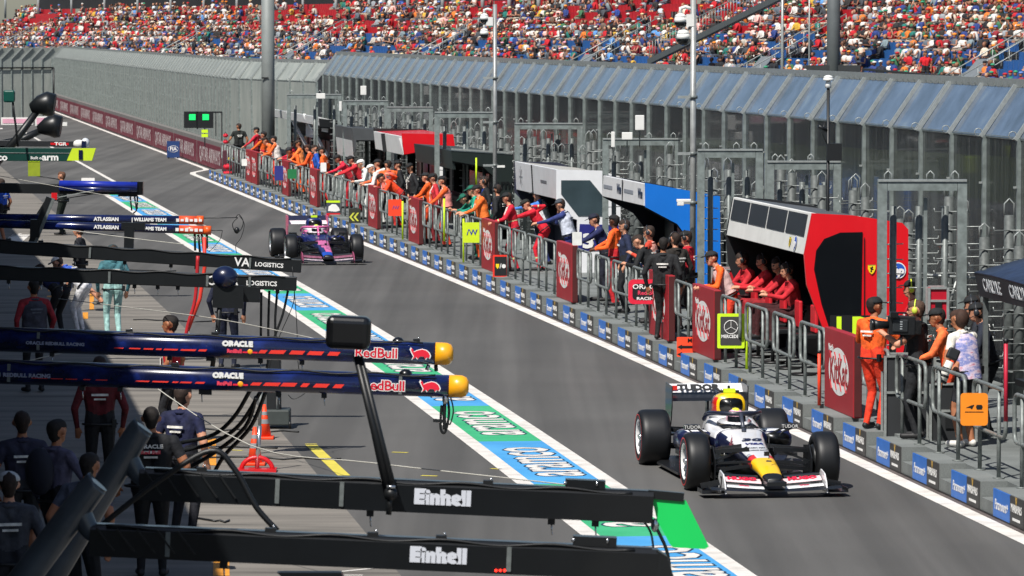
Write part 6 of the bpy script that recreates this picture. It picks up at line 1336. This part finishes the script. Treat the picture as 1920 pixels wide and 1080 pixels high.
# stair rails
for j,s in enumerate(stairs):
    for dd in (-.9,.9):
        m=MB()
        m.tube([GP(s+dd,0,1.0)-GA,GP(s+dd,7,1.0)-GA],.03,STEEL,6); m.tube([GP(s+dd,0,.6)-GA,GP(s+dd,7,.6)-GA],.02,STEEL,6)
        for k in range(0,8): m.tube([GP(s+dd,k,0)-GA,GP(s+dd,k,1.0)-GA],.02,STEEL,5)
        m.build('stair_rail',t)
    m=MB(); m.add([GP(s-.85,0,.1)-GA,GP(s+.85,0,.1)-GA,GP(s+.85,2,.9)-GA,GP(s-.85,2,.9)-GA],[(0,1,2,3)],M('6f7579',.6)); m.build('stair_panel',t)
# diagonal dark beam with railing between blocks
def gpx(x,y,k):   # point on the row plane k
    d=ray(x,y); P0=GP(0,k); n_=gn; return O+d*((P0-O).dot(n_)/d.dot(n_))
m=MB(); a=gpx(1218,116,0)-GA;b=gpx(1478,-12,1)-GA; m.bar(a,b,.3,.28,M('4d5254',.6,0,.1),up=gn); m.build('raking_beam',t)
m=MB()
for i in range(46):
    q=a.lerp(b,i/45)+Vector((0,0,.12)); m.tube([q,q+Vector((0,0,1.0))],.018,STEEL,4)
m.tube([a+Vector((0,0,1.1)),b+Vector((0,0,1.1))],.03,STEEL,5); m.build('railing',t)
m=MB(); m.bar(gpx(1640,130,0)-GA-gn*.5,gpx(1925,155,0)-GA-gn*.5,.1,.35,M('26282b',.7),up=gn); m.build('front_band',t)
for i,x in enumerate(list(range(10,700,62))+[720,740,765,800,830,870,905,955,980,1010,1040,1060,1085,1110,1137]):
    m=MB(); a=gpx(x,-25,10)-GA; b=gpx(x,34 if x<700 else 24,10)-GA; m.tube([b,a],.11 if x<700 else .15,M('9a9f9f',.6),6); m.build('roof_post',t)
q=gpx(1598,132,0)-gn*1.0; t2=thing('column','thick dark grey roof column in front of the right hand grandstand','column',Matrix.Translation((q.x,q.y,0))); r_=12.5*q.y/F
m=MB(); m.tube([(0,0,0),(0,0,12)],r_,M('5d6264',.6,.1,.1,2),24); m.build('shaft',t2); m=MB(); m.box((0,0,P(1598,132,q.y).z),(r_*8,.5,.5),M('2c2f31',.7)); m.build('collar',t2)
for x,yt in ((1519,0),(1570,10)):
    q=gpx(x,125,0)-gn*1.5; a=gpx(x,-10,0); t2=thing('mast','thin steel mast before the grandstand, %s of two left of the dark column'%('left' if x==1519 else 'right'),'pole',Matrix.Translation((q.x,q.y,0))); m=MB(); m.tube([(0,0,0),(0,0,9)],.07 if x==1519 else .04,STEEL,8); m.build('pole',t2); m=MB(); m.tube([(0,0,0),(0,0,.1)],.2,STEELD,8); m.build('foot',t2)
# spectators
def spec_low(mb,mx,top,leg,skin,hair,hat,arm,lean,lod=1):
    n=6
    mb.tube([(0,-.02,.40),(0,.0+lean*.3,.62),(0,.02+lean,.86),(0,.03+lean,.94)],[.17,.16,.19,.08],top,n,mx)
    mb.ell((0,.05+lean,1.07),(.085,.10,.125),skin,6,4,mx); 
    if hat: mb.ell((0,.04+lean,1.12),(.11,.13,.09),hat,6,3,mx,z0=-.1); 
    else: mb.ell((0,.0+lean,1.11),(.095,.10,.11),hair,6,3,mx)
    for sx in (-1,1):
        if arm==0: mb.tube([(sx*.19,lean,.86),(sx*.25,.10+lean*.5,.62),(sx*.14,.36,.56)],[.055,.05,.035],top,5,mx); mb.tube([(sx*.21,.22,.59),(sx*.12,.40,.55)],.036,skin,4,mx)
        elif arm==1: mb.tube([(sx*.19,lean,.86),(sx*.27,.2,.75),(sx*.09,.22,1.03)],[.055,.045,.035],skin,5,mx)
        else: mb.tube([(sx*.19,lean,.86),(sx*.3,.12,.64),(sx*.0,.28,.68)],[.055,.045,.035],skin,5,mx)
        mb.tube([(sx*.09,-.02,.45),(sx*.12,.42,.47)],[.09,.065],leg,5,mx); mb.tube([(sx*.12,.42,.47),(sx*.12,.40,.02)],[.06,.045],skin if leg in SHORT else leg,5,mx)
TOPS=['d4d0ca']*7+['8f959a']*2+['5c6670']*2+['b81c26']*6+['1c1e24']*6+['d8762e']*1+['44484e']*2+['2c2a2a']*3+['2a3c78','5a8fc8','7a8a90','b8b0a4','d8c8b4','3a6b4a','8a2430','caa43a','6b5a50','f0b8b0','44484e','1f6f66','c9d3dc','2a3c78','24408a']
LEG=['2a2d34','3b4250','8a8378','1a1c20','5a6476','b0a898']; SKN=['a87860','8a5c44','6a4430','b0846c']; HRS=['2a1d16','4a3322','17110e','8a6a42','6b4a30']; HTS=[None]*9+['cfccc6']*3+['b01c24']*2+['1a1c20']*3+['2f8f6a','e88a2a','d8c89a','5a7ab8','e0a0b0']
tm={c:M(c,.85,0,.1,6) for c in set(TOPS)}; lm={c:M(c,.85,0,.1,6) for c in LEG}; km={c:M(c,.6,0,.05,6) for c in SKN}; hm_={c:M(c,.8,0,.1,6) for c in set(HRS)|{h for h in HTS if h}}
SHORT={lm['8a8378'],lm['b0a898'],lm['5a6476']}
CN={'d4d0ca':'white','b81c26':'red','cfccc6':'white','b01c24':'red','2c2a2a':'black','d8762e':'orange','c81e26':'red','b02028':'red','8f959a':'grey','5c6670':'slate','1c1e24':'black','e8761e':'orange','2a3c78':'navy','5a8fc8':'light blue','7a8a90':'grey','b8b0a4':'beige','d8c8b4':'cream','3a6b4a':'green','8a2430':'maroon','caa43a':'mustard','6b5a50':'brown','f0b8b0':'pink','44484e':'charcoal','1f6f66':'teal','24408a':'blue','c9d3dc':'pale blue','1a1c20':'black','2f8f6a':'green','e88a2a':'orange','d8c89a':'straw','5a7ab8':'blue','e0a0b0':'pink'}
def rspec(r): return (r.choice(TOPS),r.choice(LEG),r.choice(SKN),r.choice(HRS),r.choice(HTS),r.choice((0,0,1,2,2)),r.choice((0,.06,.14,-.03)))
occ.sort(); indiv=occ[:300]; rest=occ[300:]
def smx(l,k,r): 
    f=frame(GP(l+r.uniform(-.08,.08),k,.0,RS*.40),-gd,-gn); # x along stand, y towards track, z?
    if f[2][2]<0: f=frame(GP(l,k,0,RS*.40),gd,-gn)
    return f@Matrix.Rotation(r.uniform(-.45,.45),4,'Z')@Matrix.Diagonal((1,1,r.uniform(.95,1.08),1))
protos={}; rown={}; RN=['lowest row','second lowest row','third row up','fourth row up','fifth row up','sixth row up','seventh row up','eighth row up','ninth row up','tenth row up','eleventh row up','twelfth row up']
for i,(l,k) in enumerate(indiv):
    c=rspec(rnd)
    key=(i%45)
    if key not in protos:
        mb=MB(); spec_low(mb,None,tm[c[0]],lm[c[1]],km[c[2]],hm_[c[3]],hm_[c[4]] if c[4] else None,c[5],c[6]); me=mb.mesh('spectator'); protos[key]=(me,c)
    me,c=protos[key]; o=bpy.data.objects.new('spectator',me); COL.objects.link(o); o.matrix_world=smx(l,k,rnd)
    rown[k]=rown.get(k,0)+1
    tag(o,'spectator in %s top, %s, %s from the right in the %s'%(CN[c[0]],('%s hat'%CN[c[4]] if c[4] else 'bareheaded'),ORD(rown[k]),RN[k]),'spectator','spectators in the right hand grandstand')
cr=MB()
for (l,k) in rest:
    c=rspec(rnd); spec_low(cr,smx(l,k,rnd),tm[c[0]],lm[c[1]],km[c[2]],hm_[c[3]],hm_[c[4]] if c[4] else None,c[5],c[6])
tag(cr.build('crowd'),'dense seated crowd filling the far grandstand','crowd','',kind='stuff')
q=gpx(1746,100,1)-gn*.3; q.z=GP(0,1).z-.1; person('standing spectator in a bright red football shirt and dark shorts on the stairs',q,math.pi+.3,top='e01e2a',legs='1a1c20',skin='m',hair='2a1c16',short=True,shorts=True,vox=.03,H=1.8)
q=gpx(1652,100,0); q.z=GP(0,0).z-.1; person('standing spectator in a dark navy shirt right of the dark column',q,math.pi-.6,top='232838',legs='2a2c34',skin='l',cap='b8c8d8',vox=.03)
